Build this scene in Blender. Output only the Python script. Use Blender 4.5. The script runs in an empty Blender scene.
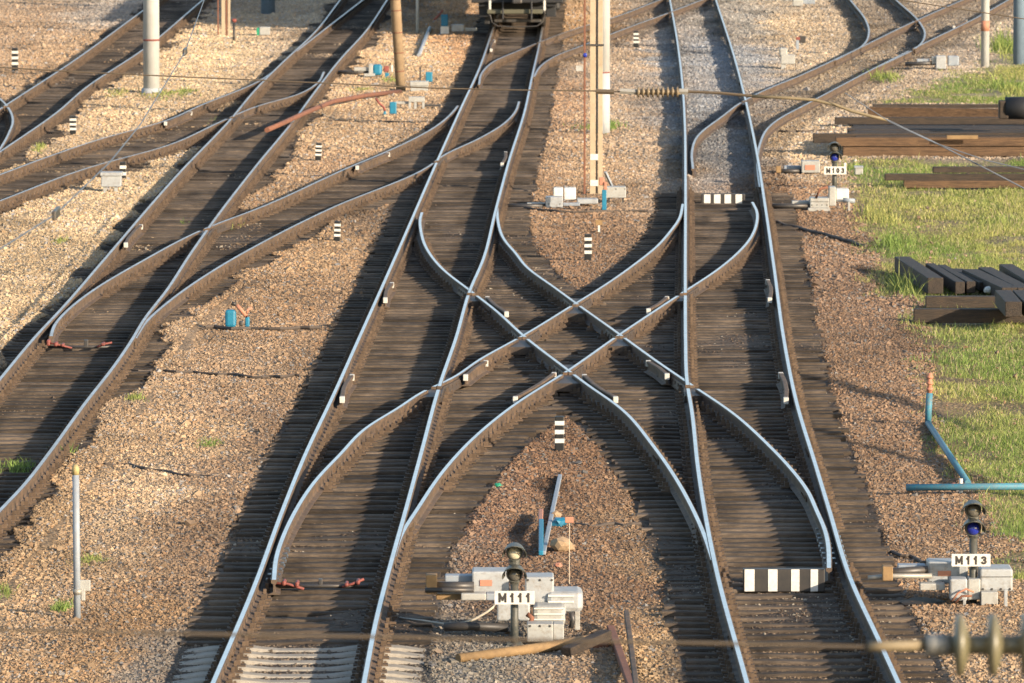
import bpy, bmesh, math, random
import numpy as np
from mathutils import Vector, Matrix
random.seed(7); rng = np.random.default_rng(11)
scene = bpy.context.scene
COL = scene.collection
# ------------------------------------------------------------------ camera
CAM_H, PITCH, FPX, CX, CY = 10.32, math.radians(4.93), 7417.0, 512.0, 341.5
cam = bpy.data.cameras.new('camera'); camo = bpy.data.objects.new('camera', cam); COL.objects.link(camo)
camo.location = (0, 0, CAM_H); camo.rotation_euler = (math.pi/2 - PITCH, 0, 0)
cam.sensor_width = 36.0; cam.lens = FPX/1024*36.0; cam.clip_start = 1.0; cam.clip_end = 9000
cam.dof.use_dof = True; cam.dof.focus_distance = 100.0; cam.dof.aperture_fstop = 7.2
scene.camera = camo
cP, sP = math.cos(PITCH), math.sin(PITCH)
def _dir(px, py):
    a, b = (px-CX)/FPX, (CY-py)/FPX
    return a, cP + b*sP, -sP + b*cP
def at(px, py, z=0.0):                       # point of the ground (height z) seen in that direction
    a, b, c = _dir(px, py); t = (z-CAM_H)/c
    return Vector((a*t, b*t, z))
def ry(px, py, Y):                           # point at the distance Y in that direction
    a, b, c = _dir(px, py); t = Y/b
    return Vector((a*t, Y, CAM_H + c*t))
def ppm(Y, z=0.0):                           # pixels per metre at a distance
    return FPX/(Y*cP + (CAM_H-z)*sP)
GZ = -0.235
# ------------------------------------------------------------------ materials
def new_mat(name):
    m = bpy.data.materials.new(name); m.use_nodes = True
    nt = m.node_tree; b = nt.nodes['Principled BSDF']
    return m, nt, b
def N(nt, t, **kw):
    n = nt.nodes.new(t)
    for k, v in kw.items():
        if k in n.inputs.keys() if isinstance(k, str) else False: n.inputs[k].default_value = v
        else: setattr(n, k, v)
    return n
def surf(name, col, rough=0.6, metal=0.0, col2=None, scale=6.0, amt=0.6, bump=0.0, bscale=40.0, spec=0.4, dirt=None, dirt_amt=0.5, rnd=0.0, grain=None, stain=False):
    """weathered surface: two tones mixed by noise, an optional blotchy dirt tone, a fine bump"""
    m, nt, b = new_mat(name); L = nt.links.new
    b.inputs['Roughness'].default_value = rough; b.inputs['Metallic'].default_value = metal
    b.inputs['Specular IOR Level'].default_value = spec
    tc = N(nt, 'ShaderNodeTexCoord'); pos = tc.outputs['Object']
    if grain:
        mp = N(nt, 'ShaderNodeMapping'); mp.inputs['Scale'].default_value = grain; L(pos, mp.inputs['Vector']); pos = mp.outputs[0]
    if col2 is None: col2 = tuple(c*0.7 for c in col)
    n1 = N(nt, 'ShaderNodeTexNoise'); n1.inputs['Scale'].default_value = scale; n1.inputs['Detail'].default_value = 6; n1.inputs['Roughness'].default_value = 0.65
    L(pos, n1.inputs['Vector'])
    mr = N(nt, 'ShaderNodeMapRange'); mr.inputs[1].default_value = 0.35; mr.inputs[2].default_value = 0.68; mr.inputs[4].default_value = amt
    L(n1.outputs['Fac'], mr.inputs[0])
    mx = N(nt, 'ShaderNodeMix', data_type='RGBA'); mx.inputs[6].default_value = (*col, 1); mx.inputs[7].default_value = (*col2, 1)
    L(mr.outputs[0], mx.inputs[0]); out = mx.outputs[2]
    if dirt:
        n2 = N(nt, 'ShaderNodeTexNoise'); n2.inputs['Scale'].default_value = scale*2.7; n2.inputs['Detail'].default_value = 8; n2.inputs['Roughness'].default_value = 0.75
        L(pos, n2.inputs['Vector'])
        m2 = N(nt, 'ShaderNodeMapRange'); m2.inputs[1].default_value = 0.48; m2.inputs[2].default_value = 0.7; m2.inputs[4].default_value = dirt_amt
        L(n2.outputs['Fac'], m2.inputs[0])
        mx2 = N(nt, 'ShaderNodeMix', data_type='RGBA'); mx2.inputs[7].default_value = (*dirt, 1)
        L(out, mx2.inputs[6]); L(m2.outputs[0], mx2.inputs[0]); out = mx2.outputs[2]
    if rnd:
        oi = N(nt, 'ShaderNodeObjectInfo'); ge = N(nt, 'ShaderNodeNewGeometry')
        ad = N(nt, 'ShaderNodeMath', operation='ADD'); L(oi.outputs['Random'], ad.inputs[0]); L(ge.outputs['Random Per Island'], ad.inputs[1])
        fr = N(nt, 'ShaderNodeMath', operation='FRACT'); L(ad.outputs[0], fr.inputs[0])
        mv = N(nt, 'ShaderNodeMapRange'); mv.inputs[3].default_value = 1-rnd; mv.inputs[4].default_value = 1+rnd; L(fr.outputs[0], mv.inputs[0])
        hv = N(nt, 'ShaderNodeHueSaturation'); L(out, hv.inputs['Color']); L(mv.outputs[0], hv.inputs['Value']); out = hv.outputs['Color']
    if stain:                                   # oil and grease patches, in place on the yard
        gp = N(nt, 'ShaderNodeNewGeometry'); mp2 = N(nt, 'ShaderNodeMapping'); mp2.inputs['Scale'].default_value = (1.3, .28, 1); L(gp.outputs['Position'], mp2.inputs['Vector'])
        n4 = N(nt, 'ShaderNodeTexNoise'); n4.inputs['Scale'].default_value = 1.0; n4.inputs['Detail'].default_value = 5; n4.inputs['Roughness'].default_value = 0.6; L(mp2.outputs[0], n4.inputs['Vector'])
        m4 = N(nt, 'ShaderNodeMapRange'); m4.inputs[1].default_value = 0.36; m4.inputs[2].default_value = 0.62; m4.inputs[3].default_value = 0.52; m4.inputs[4].default_value = 1.12; L(n4.outputs['Fac'], m4.inputs[0])
        h4 = N(nt, 'ShaderNodeHueSaturation'); L(out, h4.inputs['Color']); L(m4.outputs[0], h4.inputs['Value']); out = h4.outputs['Color']
    L(out, b.inputs['Base Color'])
    if bump:
        n3 = N(nt, 'ShaderNodeTexNoise'); n3.inputs['Scale'].default_value = bscale; n3.inputs['Detail'].default_value = 5
        L(pos, n3.inputs['Vector'])
        bp = N(nt, 'ShaderNodeBump'); bp.inputs['Strength'].default_value = bump; bp.inputs['Distance'].default_value = 0.02
        L(n3.outputs['Fac'], bp.inputs['Height']); L(bp.outputs[0], b.inputs['Normal'])
    return m
def attr_mat(name, rough=0.85, spec=0.2, mult=None, trans=0.0):
    """albedo from the mesh's own 'tone' attribute (each stone / blade / patch has its own colour)"""
    m, nt, b = new_mat(name); L = nt.links.new
    at_ = N(nt, 'ShaderNodeAttribute'); at_.attribute_name = 'tone'
    b.inputs['Roughness'].default_value = rough; b.inputs['Specular IOR Level'].default_value = spec
    out = at_.outputs['Color']
    if mult == 'ground':
        tc = N(nt, 'ShaderNodeTexCoord')
        vo = N(nt, 'ShaderNodeTexVoronoi'); vo.inputs['Scale'].default_value = 16.0; L(tc.outputs['Object'], vo.inputs['Vector'])
        sx = N(nt, 'ShaderNodeSeparateColor'); L(vo.outputs['Color'], sx.inputs[0])
        mr = N(nt, 'ShaderNodeMapRange'); mr.inputs[3].default_value = 0.55; mr.inputs[4].default_value = 1.35; L(sx.outputs[0], mr.inputs[0])
        no = N(nt, 'ShaderNodeTexNoise'); no.inputs['Scale'].default_value = 0.8; no.inputs['Detail'].default_value = 9; no.inputs['Roughness'].default_value = 0.7; L(tc.outputs['Object'], no.inputs['Vector'])
        m2 = N(nt, 'ShaderNodeMapRange'); m2.inputs[1].default_value = 0.3; m2.inputs[2].default_value = 0.7; m2.inputs[3].default_value = 0.75; m2.inputs[4].default_value = 1.2; L(no.outputs['Fac'], m2.inputs[0])
        mm = N(nt, 'ShaderNodeMath', operation='MULTIPLY'); L(mr.outputs[0], mm.inputs[0]); L(m2.outputs[0], mm.inputs[1])
        hv = N(nt, 'ShaderNodeHueSaturation'); L(out, hv.inputs['Color']); L(mm.outputs[0], hv.inputs['Value']); out = hv.outputs['Color']
        bp = N(nt, 'ShaderNodeBump'); bp.inputs['Strength'].default_value = 0.9; bp.inputs['Distance'].default_value = 0.03
        L(vo.outputs['Distance'], bp.inputs['Height']); bp.invert = True; L(bp.outputs[0], b.inputs['Normal'])
    L(out, b.inputs['Base Color'])
    if trans:
        tr = N(nt, 'ShaderNodeBsdfTranslucent'); L(out, tr.inputs['Color'])
        mxs = N(nt, 'ShaderNodeMixShader'); mxs.inputs[0].default_value = trans
        L(b.outputs[0], mxs.inputs[1]); L(tr.outputs[0], mxs.inputs[2])
        L(mxs.outputs[0], nt.nodes['Material Output'].inputs['Surface'])
    return m
M = {}
M['ground'] = attr_mat('ground', 0.92, 0.15, 'ground')
M['stone'] = attr_mat('ballast_stone', 0.85, 0.25)
M['grass'] = attr_mat('grass_blade', 0.6, 0.25, None, 0.3)
M['steel_top'] = surf('polished_rail_top', (0.80, 0.78, 0.75), 0.36, 1.0, (0.60, 0.57, 0.54), 3.0, 0.8)
M['dull_top'] = surf('dull_rail_top', (0.60, 0.58, 0.56), 0.42, 0.9, (0.40, 0.35, 0.30), 2.0, 0.9)
M['rail_side'] = surf('rusty_rail_side', (0.112, 0.079, 0.054), 0.75, 0.0, (0.055, 0.040, 0.031), 2.5, 0.95, 0.3, 18, 0.3, (0.23, 0.13, 0.065), 0.6)
M['frog'] = surf('cast_frog_steel', (0.075, 0.055, 0.042), 0.6, 0.2, (0.045, 0.036, 0.03), 9, .9, dirt=(.14, .085, .05), dirt_amt=.6)
M['plate'] = surf('rusty_tie_plate', (0.108, 0.073, 0.046), 0.85, 0.0, (0.07, 0.045, 0.03), 12.0, 0.9, rnd=0.3)
M['slide'] = surf('greased_slide_plate', (0.34, 0.35, 0.36), 0.35, 0.9, (0.10, 0.10, 0.10), 14, 0.8)
M['timber'] = surf('creosoted_timber', (0.098, 0.074, 0.054), 0.88, 0.0, (0.046, 0.039, 0.034), 5.0, 0.9, 0.7, 35.0, 0.15, (0.175, 0.13, 0.088), 0.6, rnd=0.45, grain=(.35, 2.2, 2.2), stain=True)
M['concrete'] = surf('sleeper_concrete', (0.36, 0.32, 0.26), 0.85, 0.0, (0.24, 0.21, 0.17), 5.0, 0.9, 0.4, 60, 0.2, (0.2, 0.16, 0.12), 0.6)
M['pile_dark'] = surf('tarred_timber', (0.046, 0.034, 0.025), 0.7, 0.0, (0.020, 0.017, 0.015), 6.0, 0.9, 0.6, 30, 0.25, (0.095, 0.062, 0.038), 0.6, grain=(.25, 1.6, 2.6))
M['pile_long'] = surf('tarred_timber_end_on', (0.042, 0.032, 0.025), 0.7, 0.0, (0.020, 0.017, 0.015), 6.0, 0.9, 0.6, 30, 0.25, (0.085, 0.056, 0.035), 0.6, grain=(2.2, .25, 2.2))
M['pile_brown'] = surf('weathered_brown_timber', (0.125, 0.075, 0.043), 0.85, 0.0, (0.045, 0.030, 0.021), 6.0, 0.95, 0.6, 30, 0.2, (0.24, 0.145, 0.075), 0.6, grain=(.2, 1.6, 3.0))
M['black_post'] = surf('black_post_paint', (0.012, 0.012, 0.012), 0.5)
M['new_wood'] = surf('yellow_wood', (0.26, 0.165, 0.075), 0.8, 0.0, (0.17, 0.105, 0.05), 8.0, 0.9, 0.3)
M['white'] = surf('white_paint', (0.60, 0.585, 0.54), 0.6, 0.0, (0.44, 0.41, 0.35), 9.0, 0.7, dirt=(0.4, 0.33, 0.25), dirt_amt=0.35)
M['stripe_white'] = surf('stripe_paint', (0.62, 0.60, 0.55), 0.65, 0.0, (0.52, 0.49, 0.43), 12.0, 0.7, dirt=(0.35, 0.29, 0.22), dirt_amt=0.4)
M['pole_brown'] = surf('brown_pole_paint', (0.34, 0.245, 0.15), 0.75, 0.0, (0.25, 0.175, 0.105), 3.0, 0.9, dirt=(0.2, 0.13, 0.08), dirt_amt=0.5)
M['old_white'] = surf('worn_white_paint', (0.56, 0.54, 0.49), 0.7, 0.0, (0.42, 0.39, 0.34), 25.0, 0.9, dirt=(0.2, 0.15, 0.1), dirt_amt=0.5)
M['black'] = surf('black_paint', (0.028, 0.026, 0.025), 0.5, 0.0, (0.05, 0.042, 0.035), 9.0, 0.8)
M['grey_paint'] = surf('light_grey_paint', (0.33, 0.345, 0.35), 0.5, 0.0, (0.25, 0.255, 0.255), 5.0, 0.8, 0.1, 30, 0.4, (0.20, 0.165, 0.13), 0.75)
M['pale_paint'] = surf('pale_machine_paint', (0.35, 0.35, 0.325), 0.5, 0.0, (0.26, 0.255, 0.235), 6.0, 0.8, 0.1, 30, 0.4, (0.22, 0.18, 0.14), 0.7)
M['dark_metal'] = surf('dark_metal', (0.05, 0.05, 0.052), 0.45, 0.3, (0.08, 0.065, 0.05), 8.0, 0.8)
M['green_black'] = surf('green_black_paint', (0.045, 0.05, 0.045), 0.5, 0.0, (0.08, 0.075, 0.06), 8.0, 0.8, dirt=(0.14, 0.12, 0.09), dirt_amt=0.6)
M['red'] = surf('red_paint', (0.25, 0.058, 0.045), 0.65, 0.0, (0.14, 0.045, 0.035), 16.0, 0.9, dirt=(0.13, 0.08, 0.05), dirt_amt=0.7)
M['orange'] = surf('orange_paint', (0.44, 0.18, 0.11), 0.7, 0.0, (0.34, 0.17, 0.11), 16.0, 0.9, dirt=(0.2, 0.12, 0.08), dirt_amt=0.5)
M['blue'] = surf('bright_blue_paint', (0.012, 0.165, 0.265), 0.5, 0.0, (0.015, 0.115, 0.19), 9.0, 0.7)
M['pipe_blue'] = surf('faded_blue_paint', (0.045, 0.20, 0.28), 0.6, 0.0, (0.06, 0.145, 0.19), 6.0, 0.9, dirt=(0.17, 0.12, 0.08), dirt_amt=0.7)
M['grey_blue'] = surf('grey_blue_paint', (0.25, 0.285, 0.32), 0.55, 0.0, (0.18, 0.20, 0.23), 6.0, 0.8, dirt=(0.3, 0.22, 0.15), dirt_amt=0.3)
M['yellow'] = surf('yellow_paint', (0.42, 0.33, 0.13), 0.6, 0.0, (.28, .22, .12), 15, .9)
M['pole_conc'] = surf('pole_concrete', (0.47, 0.475, 0.46), 0.85, 0.0, (0.38, 0.375, 0.35), 2.5, 0.8, 0.2, 30, 0.2)
M['pole_white'] = surf('whitewashed_concrete', (0.37, 0.385, 0.39), 0.85, 0.0, (0.29, 0.30, 0.30), 4, 0.8)
M['pole_tan'] = surf('tan_paint', (0.40, 0.32, 0.215), 0.7, 0.0, (0.31, 0.24, 0.155), 3.0, 0.8, dirt=(0.25, 0.15, 0.09), dirt_amt=0.4)
M['pole_blue'] = surf('blue_grey_pole_paint', (0.17, 0.235, 0.31), 0.6)
M['rust'] = surf('red_rust', (0.19, 0.078, 0.045), 0.85, 0.0, (0.12, 0.055, 0.035), 5, 0.8)
M['wire'] = surf('bronze_wire', (0.12, 0.09, 0.06), 0.6, 0.4)
M['wire_blue'] = surf('grey_wire', (0.10, 0.115, 0.14), 0.5, 0.2)
M['wire_tan'] = surf('tan_sleeve', (0.20, 0.155, 0.09), 0.6)
M['porcelain'] = surf('olive_porcelain', (0.16, 0.14, 0.085), 0.4, 0.0, (0.09, 0.08, 0.04), 3, 0.6, spec=0.6)
M['polymer'] = surf('tan_polymer', (0.22, 0.165, 0.10), 0.5)
M['galv'] = surf('galvanised_metal', (0.33, 0.31, 0.27), 0.55, 0.4)
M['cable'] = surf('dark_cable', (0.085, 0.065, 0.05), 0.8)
M['cream_cable'] = surf('cream_cable', (0.5, 0.44, 0.34), 0.7)
M['lens_blue'] = surf('blue_lens', (0.02, 0.035, 0.30), 0.12, 0.0, (0.015, 0.02, 0.15), 20, 0.5, spec=0.8)
M['lens_white'] = surf('clear_lens', (0.55, 0.50, 0.36), 0.15, 0.0, (0.4, 0.36, 0.26), 20, 0.5, spec=0.8)
M['lens_dark'] = surf('dark_lens', (0.12, 0.11, 0.09), 0.15, spec=0.8)
M['loco'] = surf('dark_locomotive_paint', (0.012, 0.013, 0.015), 0.6, 0.0, (0.022, 0.02, 0.018), 3, 0.8)
M['loco_buff'] = surf('khaki_beam_paint', (0.09, 0.085, 0.055), 0.6)
M['loco_green'] = surf('green_locomotive_paint', (0.02, 0.05, 0.03), 0.5)
M['rock_tan'] = surf('tan_rock', (0.34, 0.235, 0.14), 0.85, 0.0, (0.24, 0.16, 0.09), 9, 0.8)
M['rubber'] = surf('black_rubber', (0.02, 0.02, 0.022), 0.6)
M['green_plastic'] = surf('green_plastic', (0.02, 0.25, 0.13), 0.5)
# ------------------------------------------------------------------ builders
def link(o, parent=None):
    COL.objects.link(o)
    if parent is not None: o.parent = parent
    return o
def tag(o, label=None, cat=None, group=None, kind=None):
    if label: o['label'] = label
    if cat: o['category'] = cat
    if group: o['group'] = group
    if kind: o['kind'] = kind
    return o
def thing(name, label, cat, loc, group=None):
    o = bpy.data.objects.new(name, None); o.location = loc; o.empty_display_size = 0.2; link(o)
    return tag(o, label, cat, group)
def origin_of(p):
    v = Vector((0, 0, 0))
    while p is not None: v += p.location; p = p.parent
    return v
class G:
    """collects shapes given in world coordinates; build() links them as ONE mesh"""
    def __init__(s): s.bm = bmesh.new()
    def box(s, lo, hi, bev=0.0, rot=None, mi=0):
        lo, hi = Vector(lo), Vector(hi); c = (lo+hi)/2; d = hi-lo
        m = Matrix.Translation(c)
        if rot is not None: m = m @ rot.to_4x4()
        m = m @ Matrix.Diagonal((abs(d.x), abs(d.y), abs(d.z), 1))
        r = bmesh.ops.create_cube(s.bm, size=1.0, matrix=m); vs = r['verts']
        es = list({e for v in vs for e in v.link_edges}); fs = list({f for v in vs for f in v.link_faces})
        for f in fs: f.material_index = mi
        if bev: 
            b = bmesh.ops.bevel(s.bm, geom=es, offset=bev, segments=2, affect='EDGES', profile=0.5)
            for f in b['faces']: f.material_index = mi
        return s
    def px(s, x0, x1, y0, y1, Y, depth, bev=0.0, mi=0):     # a box whose front stands at the distance Y
        a = ry(x0, y1, Y); b = ry(x1, y0, Y)
        return s.box((a.x, Y, a.z), (b.x, Y+depth, b.z), bev, None, mi)
    def bar(s, p0, p1, w, h, bev=0.0, mi=0):                 # rectangular bar from p0 to p1 (centres of its ends)
        p0, p1 = Vector(p0), Vector(p1); d = p1-p0; q = d.to_track_quat('Y', 'Z'); c = (p0+p1)/2
        return s.box(c-Vector((w/2, d.length/2, h/2)), c+Vector((w/2, d.length/2, h/2)), bev, q.to_matrix(), mi)
    def tube(s, pts, r, n=8, mi=0, cap=True):
        pts = [Vector(p) for p in pts]; rings = []
        rr = r if isinstance(r, (list, tuple)) else [r]*len(pts)
        for i, p in enumerate(pts):
            d = (pts[min(i+1, len(pts)-1)] - pts[max(i-1, 0)]).normalized()
            u = d.orthogonal().normalized() if abs(d.z) > 0.9 else d.cross(Vector((0, 0, 1))).normalized()
            w = u.cross(d)
            rings.append([s.bm.verts.new(p + (u*math.cos(2*math.pi*k/n) + w*math.sin(2*math.pi*k/n))*rr[i]) for k in range(n)])
        for a, b in zip(rings[:-1], rings[1:]):
            for k in range(n):
                f = s.bm.faces.new((a[k], a[(k+1) % n], b[(k+1) % n], b[k])); f.material_index = mi; f.smooth = n > 6
        if cap:
            for ring in (rings[0], rings[-1]):
                f = s.bm.faces.new(ring); f.material_index = mi
        return s
    def lathe(s, base, axis, prof, n=20, mi=0):              # prof: (distance along axis, radius)
        axis = Vector(axis).normalized()
        return s.tube([Vector(base) + axis*t for t, _ in prof], [max(r, 1e-4) for _, r in prof], n, mi)
    def blob(s, c, r, jit=0.25, mi=0, sub=2):
        v = bmesh.ops.create_icosphere(s.bm, subdivisions=sub, radius=1.0)['verts']
        for x in v:
            k = 1 + random.uniform(-jit, jit)
            x.co = Vector(c) + Vector((x.co.x*r[0]*k, x.co.y*r[1]*k, x.co.z*r[2]*k))
            for f in x.link_faces: f.material_index = mi
        return s
    def build(s, name, mats, parent=None, origin=None):
        bmesh.ops.recalc_face_normals(s.bm, faces=s.bm.faces[:])
        o_ = origin_of(parent) if parent is not None else (Vector(origin) if origin is not None else None)
        if o_ is None:
            vs = [v.co for v in s.bm.verts]
            o_ = Vector(((min(v.x for v in vs)+max(v.x for v in vs))/2, (min(v.y for v in vs)+max(v.y for v in vs))/2, min(v.z for v in vs)))
        for v in s.bm.verts: v.co -= o_
        me = bpy.data.meshes.new(name); s.bm.to_mesh(me); s.bm.free()
        for m in (mats if isinstance(mats, (list, tuple)) else [mats]): me.materials.append(M[m])
        ob = bpy.data.objects.new(name, me)
        if parent is None: ob.location = o_
        return link(ob, parent)
def np_mesh(name, verts, faces, mat, tone=None, smooth=False, nper=None):
    """fast mesh from arrays; faces: (n,k) int array"""
    me = bpy.data.meshes.new(name); nf, k = faces.shape
    me.vertices.add(len(verts)); me.vertices.foreach_set('co', verts.astype(np.float32).ravel())
    me.loops.add(nf*k); me.loops.foreach_set('vertex_index', faces.astype(np.int32).ravel())
    me.polygons.add(nf); me.polygons.foreach_set('loop_start', np.arange(0, nf*k, k, dtype=np.int32))
    if tone is not None:
        a = me.attributes.new('tone', 'FLOAT_COLOR', 'POINT')
        a.data.foreach_set('color', np.concatenate([tone, np.ones((len(tone), 1))], 1).astype(np.float32).ravel())
    me.update(calc_edges=True); me.validate()
    me.polygons.foreach_set('use_smooth', np.full(nf, smooth))
    me.materials.append(M[mat])
    return me
# ------------------------------------------------------------------ rails
YN, YF, DY = 70.0, 300.0, 0.2
YS = np.arange(YN, YF, DY)
RAILS = {}
def hermite(t, y, q):
    m = np.gradient(y, t); i = np.clip(np.searchsorted(t, q)-1, 0, len(t)-2)
    h = t[i+1]-t[i]; s = (q-t[i])/h
    r = (2*s**3-3*s**2+1)*y[i] + (s**3-2*s**2+s)*h*m[i] + (-2*s**3+3*s**2)*y[i+1] + (s**3-s**2)*h*m[i+1]
    return r
def trace(key, pts, ext_far=True, ext_near=True, smooth=1.2):
    pts = sorted(pts, key=lambda p: p[1]); w = [at(x, y) for x, y in pts]
    t = np.array([p.y for p in w])[::-1]; x = np.array([p.x for p in w])[::-1]     # near to far
    py = np.linspace(pts[0][1], pts[-1][1], 400); pxs = hermite(np.array([p[1] for p in pts], float), np.array([p[0] for p in pts], float), py)
    ww = [at(a, b) for a, b in zip(pxs, py)]
    T = np.array([p.y for p in ww])[::-1]; X = np.array([p.x for p in ww])[::-1]
    lo = YN if ext_near else T[0]; hi = YF if ext_far else T[-1]
    q = YS[(YS >= lo) & (YS <= hi)]
    r = np.interp(q, T, X)
    k0 = (T < T[0]+6); g0 = np.polyfit(T[k0], X[k0], 1)[0] if k0.sum() > 2 else 0
    k1 = (T > T[-1]-10); g1 = np.polyfit(T[k1], X[k1], 1)[0] if k1.sum() > 2 else 0
    r = np.where(q < T[0], X[0] + g0*(q-T[0]), r); r = np.where(q > T[-1], X[-1] + g1*(q-T[-1]), r)
    if smooth:
        n = int(smooth/DY*2); ker = np.exp(-np.linspace(-2, 2, 2*n+1)**2); ker /= ker.sum()
        pad = np.concatenate([2*r[0]-r[n:0:-1], r, 2*r[-1]-r[-2:-n-2:-1]]) if len(r) > n+2 else None
        if pad is not None: r = np.convolve(pad, ker, 'valid')
    RAILS[key] = (q, r)
def rx(key, Y):
    q, r = RAILS[key]
    return np.interp(Y, q, r, left=np.nan, right=np.nan)
T_ = trace
T_('CL', [(494,26),(479,69),(461,108),(435,166),(398,251),(360,336),(333,396),(305,455),(283,509),(256,582),(213,683)])
T_('CR', [(546,0),(541,36),(532,77),(525,110),(509,161),(495.5,211),(483,260),(470,290),(456,338),(440,384),(422,450),(406,509),(392,559),(376,621),(364,683)])
T_('DL', [(670,0),(676.5,36),(683,90),(685,128),(685.5,170),(685.3,285),(685.6,340),(687,381),(692,412),(698,468),(704.5,510),(715,564),(747,683)])
T_('DR', [(716,0),(735.5,61),(745.6,100),(757,154),(764,198),(774,267),(783.5,337),(797,404),(815,463),(829,509),(851,580),(877,636),(898.5,683)])
T_('R1', [(422,212),(420,219),(420.5,228),(426,247),(443,269),(470,290),(497,311),(522,334),(566,368),(587,384),(620,407),(653,445),(676,478),(693,509),(705,536),(713,560)], False, False)
T_('R2', [(497,206),(498,221),(504,239),(516,253),(525,265),(556,288),(575,302),(620,334),(653,358),(688,382),(735,414),(767,443),(790,467),(810,494),(816,509),(824,526),(828,541),(829,568)], False, False)
T_('R3', [(683,203),(679,219),(671,230),(659,244),(633,265),(595,291),(577,302),(523,335),(481,358),(441,383),(433,386),(399,407),(366,427),(341,453),(317,478),(296,509),(283,536),(276,557),(274,580)], False, False)
T_('R4', [(752,201),(757,211),(757,221),(751,237),(735,255),(715,271),(689,288),(669,301),(618,335),(571,368),(513,405),(476,435),(445,468),(417,509),(400,536),(394,556)], False, False)
T_('BL', [(340,0),(315,32),(282,63),(256,89),(230,120),(182,170),(102,262),(64,306),(35,337),(0,379)])
T_('BR', [(387,0),(366,31),(340.5,59),(320,85),(294,120),(256,166),(218,215),(191,253),(166.5,290.5),(143,321),(134,336.5),(118,360.6),(84.5,404),(49,453),(20.5,489),(0,510)])
T_('BC1', [(51,336),(54,325),(61,316),(84,296),(143,260),(205,228),(260,207),(353,165),(389,150),(440,123),(455,109),(458,105)], False, False)
T_('BC2', [(135,338),(146,321),(166,303),(213,270),(260,243),(330,208),(430,165),(443,155),(479,138),(504,123),(516,110),(519,101)], False, False)
T_('S1', [(0,174),(51,155),(102,138),(166,120),(200,105),(260,80),(276,69)], False, True)
T_('S2', [(0,200),(95,165),(164,146),(223,120),(256,106),(300,93),(318,82),(324,71)], False, True)
T_('S3', [(296,51),(362,0)], True, False)
T_('A1', [(5,105),(74,60),(143,10),(157,0)])
T_('A2', [(0,151),(59,110),(84.5,88),(143,49),(202,0)])
T_('A3', [(-30,80),(-14,89),(0,98),(9,108),(13,120),(9,132),(0,148),(-14,165),(-40,195)], False, False)
T_('K1', [(479,84),(482,72),(497,59),(516,51),(538,42),(582,26),(610,18),(658,0)], True, False)
T_('K2', [(534,76),(540,66),(556,55),(582,45),(612,33),(669,12),(700,0)], True, False)
T_('E1', [(693,168),(692,151),(697,136),(723,115),(742,101),(770,87),(790,79),(841,56),(918,19),(961,0)], True, False)
T_('E2', [(760,186),(758,172),(757.5,160),(760,143),(770,125),(779,118),(805,104),(887,61),(915,47),(982,14),(1007,0)], True, False)
T_('E3', [(835,59.5),(843,55.5),(861,46),(869,31),(866,20),(851,0)], True, False, 0.8)
T_('E4', [(877,66.5),(895,58),(915,48),(925,33),(920,22),(897,0)], True, False, 0.8)
RLAB = {
 'CL': ('left rail of the middle track that runs under the locomotive', 'steel_top'),
 'CR': ('right rail of the middle track that runs under the locomotive', 'steel_top'),
 'DL': ('left rail of the straight track right of the middle posts', 'steel_top'),
 'DR': ('long right rail beside the grass, rightmost in the foreground', 'steel_top'),
 'R1': ('curved crossover rail from the middle track, passing lowest left through the crossing diamond', 'steel_top'),
 'R2': ('curved crossover rail from the middle track, ending beside the striped board near the front', 'steel_top'),
 'R3': ('curved crossover rail whose bent blade ends at the red rod in the middle track', 'steel_top'),
 'R4': ('curved crossover rail beside the brown ballast patch in front of the crossing diamond', 'steel_top'),
 'BL': ('left rail of the left foreground track beside the cream ballast', 'dull_top'),
 'BR': ('right rail of the left foreground track, with a wide lit rusty side', 'dull_top'),
 'BC1': ('long curved connecting rail whose blade ends at the red clamp in the left track', 'dull_top'),
 'BC2': ('long curved connecting rail passing above the blue lever box', 'dull_top'),
 'S1': ('rusty siding rail passing below the concrete pole with red ring', 'dull_top'),
 'S2': ('rusty siding rail passing behind the grey cabinet on legs', 'dull_top'),
 'S3': ('thin dull rail lying between the two rails of the left track near the top', 'dull_top'),
 'A1': ('left rail of the far left track behind the concrete pole', 'dull_top'),
 'A2': ('right rail of the far left track at the foot of the concrete pole', 'dull_top'),
 'A3': ('short bow of curved rail at the left edge of the photo', 'dull_top'),
 'K1': ('upper rail of the small crossover right in front of the locomotive', 'dull_top'),
 'K2': ('lower rail of the small crossover passing behind the tall white pole', 'dull_top'),
 'E1': ('upper rail of the branch that leaves toward the upper right corner', 'dull_top'),
 'E2': ('lower rail of the branch with a broad rusty side toward the upper right corner', 'dull_top'),
 'E3': ('left rail of the hooked curve at the upper right', 'dull_top'),
 'E4': ('right rail of the hooked curve at the upper right', 'dull_top'),
}
PAIRS = [('C', 'CL', 'CR'), ('D', 'DL', 'DR'), ('X', 'R1', 'R2'), ('X', 'R3', 'R4'), ('B', 'BL', 'BR'), ('BC', 'BC1', 'BC2'),
         ('S', 'S1', 'S2'), ('A', 'A1', 'A2'), ('K', 'K1', 'K2'), ('E', 'E1', 'E2'), ('E', 'E3', 'E4')]
keys = list(RAILS)
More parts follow.
